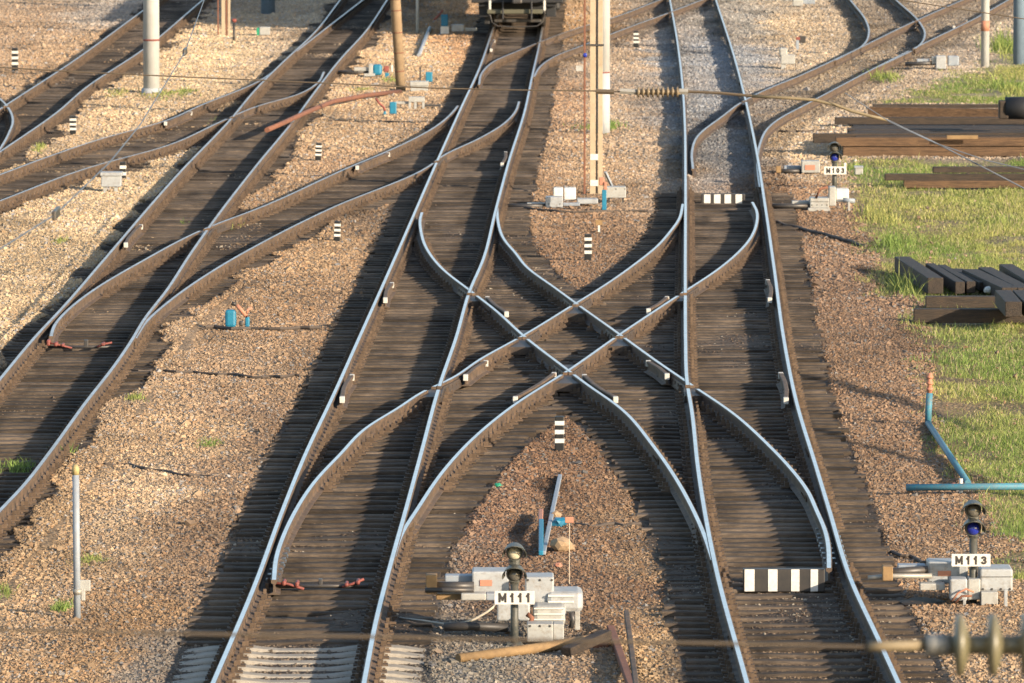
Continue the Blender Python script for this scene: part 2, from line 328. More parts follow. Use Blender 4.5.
# flangeway gaps where two rails cross
GAPS = {k: [] for k in keys}
for i, a in enumerate(keys):
    for b in keys[i+1:]:
        xa, xb = rx(a, YS), rx(b, YS); d = xa-xb; ok = ~np.isnan(d)
        if ok.sum() < 4: continue
        dd, yy = d[ok], YS[ok]; z = np.where(dd[:-1]*dd[1:] < 0)[0]
        for j in z:
            lo, hi = max(0, j-25), min(len(dd)-1, j+25)
            sl = abs((dd[hi]-dd[lo])/(yy[hi]-yy[lo]))
            if sl < 0.03: continue
            if any(min(abs(yy[j]-RAILS[k_][0][0]), abs(yy[j]-RAILS[k_][0][-1])) < 9 for k_ in (a, b)): continue
            for k in (a, b):
                GAPS[k].append((yy[j] - 0.105/sl, yy[j] - 0.055/sl))
FROGS = []
for i, a in enumerate(keys):
    for b in keys[i+1:]:
        if {a, b} - {'CL', 'CR', 'DL', 'DR', 'R1', 'R2', 'R3', 'R4', 'BR', 'BL', 'BC1', 'BC2', 'S2', 'E1'}: continue
        d = rx(a, YS)-rx(b, YS); ok = ~np.isnan(d); dd, yy = d[ok], YS[ok]
        for j in np.where(dd[:-1]*dd[1:] < 0)[0]:
            if any(min(abs(yy[j]-RAILS[k_][0][0]), abs(yy[j]-RAILS[k_][0][-1])) < 9 for k_ in (a, b)): continue
            FROGS.append((a, b, yy[j]))
PROF = [(-0.075,-0.180),(-0.075,-0.172),(-0.02,-0.155),(-0.011,-0.14),(-0.010,-0.055),(-0.034,-0.042),(-0.0375,-0.012),(-0.034,-0.004),(-0.025,0.0),
        (0.025,0.0),(0.034,-0.004),(0.0375,-0.012),(0.034,-0.042),(0.010,-0.055),(0.011,-0.14),(0.02,-0.155),(0.075,-0.172),(0.075,-0.180)]
NP_ = len(PROF)
def sweep(xs, ys, zoff, prof=PROF, top=(7, 8, 9)):
    n = len(xs); P = np.array(prof)
    tx = np.gradient(xs, ys); nx = 1/np.sqrt(1+tx**2); ny = -tx*nx
    v = np.zeros((n, NP_, 3)); v[:, :, 0] = xs[:, None] + nx[:, None]*P[None, :, 0]; v[:, :, 1] = ys[:, None] + ny[:, None]*P[None, :, 0]; v[:, :, 2] = P[None, :, 1] + zoff
    return v
def add_sweep(acc, xs, ys, zoff):
    if len(xs) < 3: return
    v = sweep(xs, ys, zoff); n = len(xs); base = sum(len(a) for a in acc['v'])
    idx = base + np.arange(n*NP_).reshape(n, NP_)
    a, b = idx[:-1], idx[1:]; ar, br = np.roll(a, -1, 1), np.roll(b, -1, 1)
    q = np.stack([a, b, br, ar], -1)
    mi = np.zeros((n-1, NP_), int); mi[:, 8] = 1
    acc['v'].append(v.reshape(-1, 3)); acc['f'] += q.reshape(-1, 4).tolist(); acc['m'] += mi.ravel().tolist()
    acc['f'].append(idx[0].tolist()); acc['f'].append(idx[-1][::-1].tolist()); acc['m'] += [0, 0]
def rail_mesh(name, acc, mats, orig):
    V = np.concatenate(acc['v']) - np.array(orig)
    me = bpy.data.meshes.new(name); me.from_pydata(V.tolist(), [], acc['f']); me.polygons.foreach_set('material_index', acc['m'])
    for m in mats: me.materials.append(M[m])
    me.update(); return me
for i, k in enumerate(keys):
    q, r = RAILS[k]; zoff = 0.0 if k in ('CL', 'CR', 'DL', 'DR', 'BL', 'BR') else -0.002 - 0.0009*i
    step = np.ones(len(q), bool)
    for g0, g1 in GAPS[k]: step &= ~((q > g0) & (q < g1))
    acc = {'v': [], 'f': [], 'm': []}
    st = np.where(np.diff(np.concatenate([[0], step.astype(int), [0]])))[0]
    for s0, s1 in zip(st[::2], st[1::2]): add_sweep(acc, r[s0:s1], q[s0:s1], zoff)
    orig = (r[0], q[0], -0.18)
    o = bpy.data.objects.new('rail', rail_mesh('rail', acc, ['rail_side', RLAB[k][1]], orig)); o.location = orig; link(o)
    tag(o, RLAB[k][0], 'rail', 'railway rails')
    # bolted joints along the rail
    L0 = 18 + (i*7) % 13
    for yj in np.arange(q[0]+L0 % 11 + 4, min(q[-1], 250)-2, 25.0):
        x0, x1 = rx(k, yj-0.4), rx(k, yj+0.4)
        if np.isnan(x0) or np.isnan(x1): continue
        g = G()
        for sd in (-1, 1):
            g.bar((x0+sd*0.022, yj-0.4, -0.098), (x1+sd*0.022, yj+0.4, -0.098), 0.02, 0.095)
            for t in (-0.3, -0.1, 0.1, 0.3):
                xx = rx(k, yj+t); g.box((xx+sd*0.032-0.015, yj+t-0.018, -0.115), (xx+sd*0.032+0.015, yj+t+0.018, -0.08))
        g.build('fishplate', 'rail_side', o)
# guard rails with white painted ends
def guard(host, y0, y1, side, label, off=0.108):
    q0, q1 = at(0, y1).y, at(0, y0).y
    ys = np.linspace(q0, q1, 24); xs = rx(host, ys)
    if np.isnan(xs).any(): return
    fl = np.clip((0.35*4 - np.minimum(ys-q0, q1-ys))/1.4, 0, 1)*0.035
    xs = xs + side*(off + fl)
    th = thing('guard_rail', label, 'guard rail', (xs[0], ys[0], -0.18), 'guard rails with white ends')
    acc = {'v': [], 'f': [], 'm': []}; add_sweep(acc, xs, ys, 0.006)
    link(bpy.data.objects.new('rail_body', rail_mesh('rail_body', acc, ['rail_side', 'rail_side'], th.location)), th)
    for e, d in ((0, -1), (-1, 1)):
        g = G(); g.box((xs[e]-0.038, ys[e]-0.08, -0.085), (xs[e]+0.038, ys[e]+0.08, 0.009), 0.008); g.build('painted_end', 'old_white', th)
guard('CL', 375, 397, 1, 'guard rail inside the middle track, left of where the crossover rail cuts its right rail')
guard('CL', 283, 298, 1, 'guard rail inside the middle track beside the sunlit boards left of the upper frog')
guard('BL', 225, 243, 1, 'guard rail inside the left foreground track')
guard('DR', 373, 398, -1, 'guard rail inside the right track beside the shaded sleepers')
guard('DR', 280, 298, -1, 'guard rail inside the right track level with the stacked tarred timbers')
guard('BC1', 153, 166, 1, 'guard rail on the long curve below the rusty pipe')
guard('CR', 152, 163, -1, 'guard rail inside the middle track beside the curve of the connecting rail')
guard('S1', 112, 122, 1, 'guard rail on the rusty siding below the concrete pole')
guard('CL', 40, 49, 1, 'guard rail just in front of the locomotive')
guard('R4', 373, 397, -1, 'guard rail on the left lower leg of the crossing diamond')
guard('R1', 375, 397, 1, 'guard rail on the right lower leg of the crossing diamond')
guard('R4', 297, 309, -1, 'guard rail on the right upper leg of the crossing diamond')
guard('R3', 361, 375, 1, 'guard rail left of the crossing diamond by the left lower frog')
guard('R2', 361, 374, -1, 'guard rail right of the crossing diamond by the right lower frog')
guard('R1', 297, 312, 1, 'guard rail on the left upper leg of the crossing diamond')
guard('E2', 20, 26, -1, 'guard rail on the branch near the hooked curve')
WHERE = {('R1', 'CR'): 'where the crossover leaves the middle track, upper left of the diamond'}
def frog_label(a, b, Y):
    names = {'CL': 'left rail of the middle track', 'CR': 'right rail of the middle track', 'DL': 'left rail of the right track', 'DR': 'right rail of the right track', 'BR': 'right rail of the left track', 'BL': 'left rail of the left track',
             'R1': 'first crossover rail', 'R2': 'outer crossover rail', 'R3': 'upper crossing rail', 'R4': 'lower crossing rail', 'BC1': 'upper connecting curve', 'BC2': 'lower connecting curve', 'S2': 'siding rail', 'E1': 'branch rail'}
    if a[0] == 'R' and b[0] == 'R':
        return {('R1', 'R3'): 'cast crossing piece at the left corner of the central diamond', ('R1', 'R4'): 'cast crossing piece at the near corner of the central diamond',
                ('R2', 'R3'): 'cast crossing piece at the far corner of the central diamond', ('R2', 'R4'): 'cast crossing piece at the right corner of the central diamond'}[(a, b)]
    return 'cast frog where the %s meets the %s' % (names[b], names[a])
for a, b, Y in FROGS:
    yq = np.arange(Y-1.6, Y+1.61, 0.2); xa, xb = rx(a, yq), rx(b, yq)
    if np.isnan(xa).any() or np.isnan(xb).any(): continue
    lo, hi = np.minimum(xa, xb)-.055, np.maximum(xa, xb)+.055; g = G(); rings = []
    for x0, x1, y in zip(lo, hi, yq): rings.append([g.bm.verts.new(p) for p in ((x0-.02, y, -.178), (x0, y, -.052), (x1, y, -.052), (x1+.02, y, -.178))])
    for p, q in zip(rings[:-1], rings[1:]):
        for k in range(4): g.bm.faces.new((p[k], q[k], q[(k+1) % 4], p[(k+1) % 4]))
    g.bm.faces.new(rings[0]); g.bm.faces.new(rings[-1])
    for y in np.arange(Y-1.4, Y+1.5, .35):
        for e, s_ in ((np.interp(y, yq, lo), -1), (np.interp(y, yq, hi), 1)): g.box((e+s_*.008-.012, y-.03, -.125), (e+s_*.008+.012, y+.03, -.075))
    tag(g.build('crossing_frog', 'frog'), frog_label(a, b, Y), 'frog', 'cast frogs of the switches')
# ------------------------------------------------------------------ sleepers
def tone_mask_intervals(Y, which=None, margin=0.62):
    out = []
    for t, a, b in PAIRS:
        if which and t not in which: continue
        xa, xb = rx(a, Y), rx(b, Y)
        if np.isnan(xa) or np.isnan(xb): continue
        out.append([min(xa, xb)-margin, max(xa, xb)+margin, t])
    return out
def merge(iv):
    iv = sorted(iv); res = []
    for a, b, t in iv:
        if res and a < res[-1][1] - 0.15: res[-1][1] = max(res[-1][1], b)
        else: res.append([a, b, t])
    return res
Y_D_WOOD = at(0, 192, -0.2).y; Y_CONC = at(0, 641, -0.2).y; Y_BCC = at(0, 205, -0.2).y
_cache = {}
def sleeper_mesh(length, variant):
    key = (round(length, 1), variant)
    if key in _cache: return _cache[key]
    Ln = key[0]; r = random.Random(variant*977+int(Ln*10)); bm = bmesh.new()
    n = max(3, int(Ln/0.45)); w, h = 0.225, 0.18
    rings = []
    for i in range(n+1):
        x = -Ln/2 + Ln*i/n; dw = r.uniform(-0.012, 0.012); dz = r.uniform(-0.012, 0.004)
        y0, y1 = -w/2+r.uniform(-.01, .01), w/2+r.uniform(-.01, .01)
        if i in (0, n): x += r.uniform(-0.03, 0.03)
        c = 0.018
        rings.append([bm.verts.new(p) for p in ((x, y0, -h), (x, y0, dz-c), (x, y0+c, dz), (x, y1-c, dz+r.uniform(-.006, .003)), (x, y1, dz-c), (x, y1, -h))])
    for a, b in zip(rings[:-1], rings[1:]):
        for k in range(6): bm.faces.new((a[k], b[k], b[(k+1) % 6], a[(k+1) % 6]))
    bm.faces.new(rings[0]); bm.faces.new(rings[-1][::-1]); bmesh.ops.recalc_face_normals(bm, faces=bm.faces[:])
    me = bpy.data.meshes.new('sleeper'); bm.to_mesh(me); bm.free(); me.materials.append(M['timber']); _cache[key] = me
    return me
def plate_mesh(kind):
    g = bmesh.new()
    def bx(lo, hi): 
        c = (Vector(lo)+Vector(hi))/2; d = Vector(hi)-Vector(lo)
        bmesh.ops.create_cube(g, size=1, matrix=Matrix.Translation(c) @ Matrix.Diagonal((*d, 1)))
    if kind == 'tie':
        bx((-0.19, -0.085, -0.203), (0.19, 0.085, -0.178))
        for s in (-1, 1):
            bx((s*0.105-0.032, -0.06, -0.178), (s*0.105+0.032, 0.06, -0.125)); bx((s*0.11-0.018, -0.022, -0.125), (s*0.11+0.018, 0.022, -0.07))
            bx((s*0.16-0.016, 0.03, -0.178), (s*0.16+0.016, 0.062, -0.155))
    else:
        bx((-0.10, -0.085, -0.203), (0.21, 0.085, -0.178)); bx((0.047, -0.075, -0.178), (0.20, 0.075, -0.148))
    me = bpy.data.meshes.new(kind); g.to_mesh(me); g.free(); me.materials.append(M['plate' if kind == 'tie' else 'slide']); return me
PL_T, PL_S = plate_mesh('tie'), plate_mesh('slide')
def concrete_sleeper_mesh():
    bm = bmesh.new(); L_ = 2.7; rings = []
    for i in range(19):
        x = -L_/2 + L_*i/18; a = abs(x)
        z = -0.03 - 0.035*max(0, min(1, (0.62-a)/0.3)) if a < 0.62 else (-0.03 + 0.0 if a < 1.0 else -0.03 - 0.05*(a-1.0)/0.35)
        w = 0.17 if a > 0.5 else 0.15
        rings.append([bm.verts.new(p) for p in ((x, -w, -0.22), (x, -w+0.02, z-0.02), (x, -w+0.045, z), (x, w-0.045, z), (x, w-0.02, z-0.02), (x, w, -0.22))])
    for a, b in zip(rings[:-1], rings[1:]):
        for k in range(6): bm.faces.new((a[k], b[k], b[(k+1) % 6], a[(k+1) % 6]))
    bm.faces.new(rings[0]); bm.faces.new(rings[-1][::-1]); bmesh.ops.recalc_face_normals(bm, faces=bm.faces[:])
    me = bpy.data.meshes.new('concrete_sleeper'); bm.to_mesh(me); bm.free(); me.materials.append(M['concrete']); return me
CONC = concrete_sleeper_mesh()
SLIDE = [('CL', 552, 584), ('DR', 530, 570)]
rows = []
def gen(setkeys, phase, sp=0.545):
    y = 73.0 + phase
    while y < 262:
        iv = tone_mask_intervals(y, setkeys)
        if 'BC' in setkeys and 'C' in setkeys: iv = [i for i in iv if i[2] != 'BC' or y > Y_BCC]
        elif 'BC' in setkeys: iv = [i for i in iv if i[2] != 'BC' or y <= Y_BCC]
        iv = [i for i in iv if not (i[2] == 'D' and y > Y_D_WOOD)]
        for a, b, t in merge(iv):
            if b < -(0.0695*y+0.6) or a > 0.0695*y+0.6: continue
            parts = [(a, b)] if b-a < 6.4 else [(a, (a+b)/2+random.uniform(-.8, .8)-.03), ((a+b)/2, b)]
            if len(parts) == 2: m = parts[0][1]+0.04; parts[1] = (m, b)
            for (p, q) in parts:
                rows.append((p+random.uniform(-.09, .09), q+random.uniform(-.09, .09), y+random.uniform(-.045, .045), t))
        y += sp
gen(('C', 'D', 'X', 'BC'), 0.0); gen(('A', 'B', 'S', 'BC'), 0.31)
rows.sort(key=lambda r: r[2])
conc = [r for r in rows if r[3] == 'C' and r[2] < Y_CONC]
wood = [r for r in rows if not (r[3] == 'C' and r[2] < Y_CONC)]
def rails_on(a, b, y):
    xs = []
    for k in keys:
        x = rx(k, y)
        if not np.isnan(x) and a+0.15 < x < b-0.15 and all(abs(x-p[0]) > 0.3 for p in xs): xs.append((float(x), k))
    return xs
def is_slide(k, y):
    return any(k == h and at(0, y1, -0.2).y <= y <= at(0, y0, -0.2).y for h, y0, y1 in SLIDE)
inframe = lambda a, b, y: at(0, 705, -0.2).y < y
IND = [r for r in wood if inframe(*r[:3])][:300]
ids = set(map(id, IND)); REST = [r for r in wood if id(r) not in ids]
for a, b, y, t in IND:
    o = bpy.data.objects.new('sleeper', sleeper_mesh(b-a, random.randrange(4))); z = -0.2+random.uniform(-.006, .004)
    o.location = ((a+b)/2, y, z); o.rotation_euler = (0, random.uniform(-.003, .003), random.uniform(-.03, .03)); o.scale = (1, random.uniform(.80, 1.12), 1); link(o)
    tag(o, 'weathered brown timber sleeper half sunk in dirty ballast under the rails', 'sleeper', 'timber sleepers under the rails')
    for x, k in rails_on(a, b, y):
        sl = is_slide(k, y)
        c = bpy.data.objects.new('slide_plate' if sl else 'tie_plate', PL_S if sl else PL_T); link(c, o)
        c.location = (x-(a+b)/2, 0, 0.2-0.0); c.scale = (-1 if (sl and k in ('CR', 'DR')) else 1, 1, 1); c.location.z = -z
for i, (a, b, y, t) in enumerate(conc):
    if a > 3: continue
    o = bpy.data.objects.new('concrete_sleeper', CONC); c_ = (rx('CL', y)+rx('CR', y))/2
    o.location = (c_, y, -0.163); o.rotation_euler = (0, 0, 0.03); link(o)
    tag(o, 'pale concrete sleeper with raised shoulders under the middle track at the bottom of the photo', 'sleeper', 'pale concrete sleepers')
    for k in ('CL', 'CR'):
        c = bpy.data.objects.new('tie_plate', PL_T); link(c, o); c.location = (rx(k, y)-c_, 0, 0.163)
# the remaining far sleepers as one object
def merge_meshes(items, name, mat):
    V, F, base = [], [], 0
    for me, loc, rz in items:
        n = len(me.vertices); co = np.empty(n*3, np.float32); me.vertices.foreach_get('co', co); co = co.reshape(-1, 3)
        c, s = math.cos(rz), math.sin(rz); R = np.array([[c, -s, 0], [s, c, 0], [0, 0, 1]])
        V.append(co @ R.T + np.array(loc)); F += [[base+i for i in p.vertices] for p in me.polygons]; base += n
    m = bpy.data.meshes.new(name); m.from_pydata(np.concatenate(V).tolist(), [], F); m.materials.append(M[mat]); m.update(); return m
far = bpy.data.objects.new('far_sleepers', merge_meshes([(sleeper_mesh(b-a, random.randrange(4)), ((a+b)/2, y, -0.2+random.uniform(-.006, .004)), random.uniform(-.02, .02)) for a, b, y, t in REST], 'far_sleepers', 'timber'))
link(far); tag(far, 'rows of more distant dark timber sleepers under all the farther rails', 'sleepers', None, 'stuff')
pl = [(PL_T, (x, y, 0), 0) for a, b, y, t in REST for x, k in rails_on(a, b, y)]
o = bpy.data.objects.new('tie_plate', merge_meshes(pl, 'tie_plate', 'plate')); link(o, far); o['kind'] = 'stuff'
# ------------------------------------------------------------------ ground
GRASS = [(838,158),(846,190),(848,222),(868,250),(884,282),(905,305),(918,335),(926,380),(938,430),(958,478),(982,535),(1004,566),(1050,588)]   # left edge of the lower grass
gw = np.array([[at(x, y, GZ).x, at(x, y, GZ).y] for x, y in GRASS])[::-1]
GRASS2 = [(1010,30),(985,62),(950,75),(925,86),(905,97),(880,104)]
gw2 = np.array([[at(x, y, GZ).x, at(x, y, GZ).y] for x, y in GRASS2])[::-1]
def vnoise(x, y, s, seed=0):
    x, y = np.asarray(x)*s, np.asarray(y)*s
    xi, yi = np.floor(x).astype(np.int64), np.floor(y).astype(np.int64); fx, fy = x-xi, y-yi
    fx, fy = fx*fx*(3-2*fx), fy*fy*(3-2*fy)
    def h(a, b):
        n = (a*374761393 + b*668265263 + seed*1442695041) & 0x7fffffff; n = ((n ^ (n >> 13))*1274126177) & 0x7fffffff
        return ((n ^ (n >> 16)) & 0xffff)/65535.0
    return (h(xi, yi)*(1-fx)+h(xi+1, yi)*fx)*(1-fy)+(h(xi, yi+1)*(1-fx)+h(xi+1, yi+1)*fx)*fy
def fbm(x, y, s, seed=0):
    return sum(vnoise(x, y, s*2**k, seed+k)*0.5**(k+1) for k in range(4))/0.9375
def grass_d(X, Y):                       # >0 inside the grass (metres from its edge)
    e = np.interp(Y, gw[:, 1], gw[:, 0], left=gw[0, 0], right=99)
    e2 = np.interp(Y, gw2[:, 1], gw2[:, 0], left=99, right=99)
    wob = (fbm(X, Y*0.35, 0.9, 5)-0.5)*1.5 + (fbm(X, Y*0.5, 3.0, 6)-0.5)*.9
    gap = (Y > gw[-1, 1]) & (Y < gw2[0, 1])
    d = np.where(Y <= gw[-1, 1], X-e, np.where(gap, -1.0 + 0*X, X-e2))
    return d + wob
def track_mask(X, Y, margin=None, only=None):       # 1 inside the sleepers' width, ragged where ballast has crept over their ends
    m = np.zeros_like(X); nz = fbm(X, Y*.35, .9, 101)
    for t, a, b in PAIRS:
        if only and t not in only: continue
        xa, xb = rx(a, Y), rx(b, Y)
        mg = margin if margin is not None else (0.55 - .40*np.clip((nz-.38)*4, 0, 1) if t in ('A', 'B', 'S', 'BC') else 0.66 - .06*np.clip((nz-.45)*4, 0, 1))
        lo, hi = np.fmin(xa, xb)-mg, np.fmax(xa, xb)+mg
        ins = np.clip(np.minimum(X-lo, hi-X)/0.12+0.5, 0, 1); ins = np.where(np.isnan(ins), 0, ins)
        if t == 'D': ins = np.where(Y > Y_D_WOOD, 0, ins)
        if t in 'EK': ins = ins*0.42
        if t in 'AS': ins = ins*np.where(fbm(X, Y*.5, .8, 91) > .56, .45, 1)
        m = np.maximum(m, ins)
    return m
ZONES = [(150,450,.50,.36,.235),(150,610,.44,.29,.17),(60,500,.50,.36,.23),(40,280,.58,.45,.30),(90,230,.58,.45,.30),(200,60,.58,.45,.30),(60,60,.46,.33,.22),(20,30,.42,.31,.22),(110,10,.38,.34,.31),  # last patch on this line is greyed, shade put into its colour
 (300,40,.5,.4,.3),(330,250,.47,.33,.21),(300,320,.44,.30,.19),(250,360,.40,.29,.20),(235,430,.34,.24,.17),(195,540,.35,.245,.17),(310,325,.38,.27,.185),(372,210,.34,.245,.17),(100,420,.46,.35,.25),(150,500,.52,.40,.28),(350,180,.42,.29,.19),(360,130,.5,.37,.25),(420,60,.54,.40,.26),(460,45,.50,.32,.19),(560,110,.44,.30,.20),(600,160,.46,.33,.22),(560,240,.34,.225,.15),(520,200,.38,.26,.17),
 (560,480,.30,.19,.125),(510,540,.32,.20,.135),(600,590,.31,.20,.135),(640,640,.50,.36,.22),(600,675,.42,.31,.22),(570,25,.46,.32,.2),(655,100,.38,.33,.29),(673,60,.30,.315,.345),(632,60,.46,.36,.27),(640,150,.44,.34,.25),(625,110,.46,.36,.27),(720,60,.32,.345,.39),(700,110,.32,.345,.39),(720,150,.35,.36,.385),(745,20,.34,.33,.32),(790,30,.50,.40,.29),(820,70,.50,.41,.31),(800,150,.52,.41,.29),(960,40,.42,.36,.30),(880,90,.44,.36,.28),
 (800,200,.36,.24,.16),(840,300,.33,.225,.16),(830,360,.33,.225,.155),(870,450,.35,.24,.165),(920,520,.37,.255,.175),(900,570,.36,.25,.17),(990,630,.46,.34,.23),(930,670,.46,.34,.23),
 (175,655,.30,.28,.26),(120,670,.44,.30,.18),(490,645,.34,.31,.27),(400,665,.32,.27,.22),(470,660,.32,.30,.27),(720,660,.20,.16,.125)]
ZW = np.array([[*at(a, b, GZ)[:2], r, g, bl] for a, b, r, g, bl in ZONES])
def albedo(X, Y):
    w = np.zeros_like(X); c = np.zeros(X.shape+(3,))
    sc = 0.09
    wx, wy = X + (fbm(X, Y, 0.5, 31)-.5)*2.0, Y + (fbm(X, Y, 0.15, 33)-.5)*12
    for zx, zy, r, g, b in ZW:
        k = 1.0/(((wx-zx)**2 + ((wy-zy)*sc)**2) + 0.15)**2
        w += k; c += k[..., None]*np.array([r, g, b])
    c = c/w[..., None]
    c = c*np.array([.955, .92, .85])*np.clip(.97+(Y-120)/600, .97, 1.15)[..., None]*np.clip(.62+.9*c.mean(-1, keepdims=True), .7, 1.0)  # colour also lightened with distance, for paler ballast and painted haze
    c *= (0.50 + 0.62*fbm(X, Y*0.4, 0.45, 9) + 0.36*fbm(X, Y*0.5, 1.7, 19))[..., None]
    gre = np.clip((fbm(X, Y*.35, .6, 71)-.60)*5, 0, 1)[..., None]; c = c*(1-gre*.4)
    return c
def in_track_col(X, Y):
    n = fbm(X, Y*0.4, 0.8, 21)
    return np.array([.088, .064, .046])*(0.45+1.0*n)[..., None]
DARK = [(548,488,26,9),(520,530,14,14),(700,205,8,8),(862,270,14,6)]     # small pits and oily patches
def dark_patch(X, Y):
    k = np.ones_like(X)
    for a, b, rx_, ry_ in DARK:
        p = at(a, b, GZ); s = ppm(p.y); dyy = ry_*p.y/(b+299.0)
        d = ((X-p.x)/(rx_/s))**2 + ((Y-p.y)/max(dyy, .3))**2 + (fbm(X, Y, 2.0, 77)-.5)*1.2
        k = np.minimum(k, np.clip(0.35 + 0.65*d, 0.35, 1))
    return k
def ground_z(X, Y, tm, gd):
    fill = np.clip((fbm(X, Y*0.45, 0.55, 13)-.50)*4, 0, 1)
    z = GZ + tm*(-0.035 + 0.068*fill*np.clip(fbm(X, Y, 1.3, 15)*1.5, 0, 1)) + (1-tm)*((fbm(X, Y*0.6, 0.8, 3)-0.5)*0.10 + (fbm(X, Y, 0.15, 4)-0.5)*0.10)
    full = track_mask(X, Y, .70, ('A', 'B', 'S', 'BC')); z = np.where((full > .5) & (tm < .5), np.maximum(z, -.186), z)
    z = np.where((tm > .5) & (Y < Y_CONC), -.243, z)
    z = np.where(gd > 0, z - 0.05*np.clip(gd, 0, 1), z)
    return z
xs = np.concatenate([[-3000, -800, -200, -80, -40], np.arange(-24, 24.01, 0.16), [40, 80, 200, 800, 3000]])
ys = np.concatenate([[-2000, -300, 0, 40, 60], np.arange(70, 150, 0.28), np.arange(150, 285, 0.55), [300, 340, 420, 600, 1200, 5000]])
XX, YY = np.meshgrid(xs, ys); TM = track_mask(XX, YY); GD = grass_d(XX, YY)
ZZ = ground_z(XX, YY, TM, GD)
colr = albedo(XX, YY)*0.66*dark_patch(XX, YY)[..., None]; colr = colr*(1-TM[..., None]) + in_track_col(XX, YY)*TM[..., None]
gk = (np.clip(GD/1.5+0.2, 0, 1)*np.clip((fbm(XX, YY*.5, .9, 51)-.25)*5, .35, 1))[..., None]*(1-TM[..., None])
colr = colr*(1-gk) + gk*(np.array([.22, .20, .06])*(0.7+0.6*fbm(XX, YY*.4, 0.6, 41))[..., None] + np.array([.10, .05, .02])*np.clip(fbm(XX, YY*.4, 0.35, 43)-.55, 0, 1)[..., None]*4)
ny_, nx_ = XX.shape; ii = np.arange(ny_*nx_).reshape(ny_, nx_)
fc = np.stack([ii[:-1, :-1], ii[:-1, 1:], ii[1:, 1:], ii[1:, :-1]], -1).reshape(-1, 4)
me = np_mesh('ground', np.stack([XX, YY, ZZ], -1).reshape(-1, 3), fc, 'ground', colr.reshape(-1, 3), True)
gr = link(bpy.data.objects.new('ground', me)); tag(gr, 'railway yard ground of ballast and dirt', 'ground', None, 'structure')
# ------------------------------------------------------------------ ballast stones (uncountable: one object)
def scatter(y0, y1, dens):
    area = 0; n = int((0.0695*(y1**2-y0**2) + 3.0*(y1-y0))*dens)
    Y = np.sqrt(rng.uniform(y0**2, y1**2, n)); X = rng.uniform(-1, 1, n)*(0.0695*Y+1.5)
    return X, Y
CUBE = np.array([[-1,-1,-1],[1,-1,-1],[1,1,-1],[-1,1,-1],[-1,-1,1],[1,-1,1],[1,1,1],[-1,1,1]], float)
CF = np.array([[0,3,2,1],[4,5,6,7],[0,1,5,4],[1,2,6,5],[2,3,7,6],[3,0,4,7]])
def stones():
    X, Y, S = [], [], []
    for y0, y1, d, s in ((73, 100, 560, 1.0), (100, 130, 430, 1.12), (130, 170, 280, 1.28), (170, 225, 170, 1.5), (225, 268, 110, 1.75)):
        x, y = scatter(y0, y1, d); X.append(x); Y.append(y); S.append(np.full(len(x), s))
    X, Y, S = map(np.concatenate, (X, Y, S))
    tm = track_mask(X, Y); gd = grass_d(X, Y); u = rng.random(len(X))
    conc_zone = (Y < Y_CONC) & (tm > .5)
    keep = np.where(tm > 0.5, u < np.where(conc_zone, 0.52, np.where((X > 2) & (Y < Y_CONC+6) & (X < 6), .42, np.where(X < -2.6, .15+.6*np.clip((fbm(X, Y*.4, .7, 95)-.47)*5, 0, 1), .15))), u < 1.0) & ((gd < 0.15) | (u < 0.008))
    X, Y, S, tm = X[keep], Y[keep], S[keep], tm[keep]; n = len(X)
    sz = 0.0090*S*np.exp(rng.normal(0, 0.38, n))*(0.75+0.5*fbm(X, Y*.4, .5, 81))
    sz = np.where(tm > .5, sz*0.8, sz)
    dim = np.stack([sz*rng.uniform(.8, 1.5, n), sz*rng.uniform(.7, 1.3, n), sz*rng.uniform(.6, 1.0, n)], 1)
    v = CUBE[None]*(1+rng.uniform(-.45, .25, (n, 8, 3)))*dim[:, None]
    a, b, c = rng.uniform(0, 6.28, n), rng.normal(0, .5, n), rng.normal(0, .5, n)
    def rot(v, i, j, t):
        ct, st = np.cos(t)[:, None], np.sin(t)[:, None]; p, q = v[:, :, i].copy(), v[:, :, j].copy()
        v[:, :, i] = p*ct-q*st; v[:, :, j] = p*st+q*ct
    rot(v, 0, 1, a); rot(v, 1, 2, b); rot(v, 0, 2, c)
    z = ground_z(X, Y, tm, np.full(n, -1.0)) + sz*0.12
    v += np.stack([X, Y, z], 1)[:, None]
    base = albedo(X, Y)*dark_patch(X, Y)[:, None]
    tint = rng.random(n)
    lum = 0.75*np.exp(rng.normal(0, 0.165, n))
    col = base*lum[:, None]
    sm = np.clip((tm-.2)/.25, 0, 1)*(tm < .5); col = col*(1-.45*sm)[:, None]
    col = np.where((tint < .16)[:, None], col*np.array([.96, .86, .79]), col)          # rusty stones
    col = np.where((tint > .91)[:, None], np.clip(col.mean(1, keepdims=True)*np.array([1.08, 1.0, .92]), 0, .45), col)
    col = np.where((tm > .5)[:, None], in_track_col(X, Y)*np.exp(rng.normal(0.15, .35, n))[:, None], col)
    lf = (tm > .5) & (X < -2.6) & (rng.random(n) < .6); col[lf] = (albedo(X[lf], Y[lf])*lum[lf][:, None])*.72
    pale = (tm > .5) & (rng.random(n) < np.where((X > 2) & (Y < Y_CONC+6), .16, .06)); col[pale] = np.array([.30, .26, .20])
    cz = (Y < Y_CONC) & (tm > .5); col[cz] = albedo(X[cz], Y[cz])*lum[cz][:, None]*0.9
    col = np.clip(col, .01, .8)
    f = (CF[None] + (np.arange(n)*8)[:, None, None]).reshape(-1, 4)
    return np_mesh('ballast', v.reshape(-1, 3), f, 'stone', np.repeat(col, 8, 0))
bal = link(bpy.data.objects.new('ballast', stones())); tag(bal, 'loose crushed ballast stones in tan, brown and grey between the tracks', 'ballast', None, 'stuff')
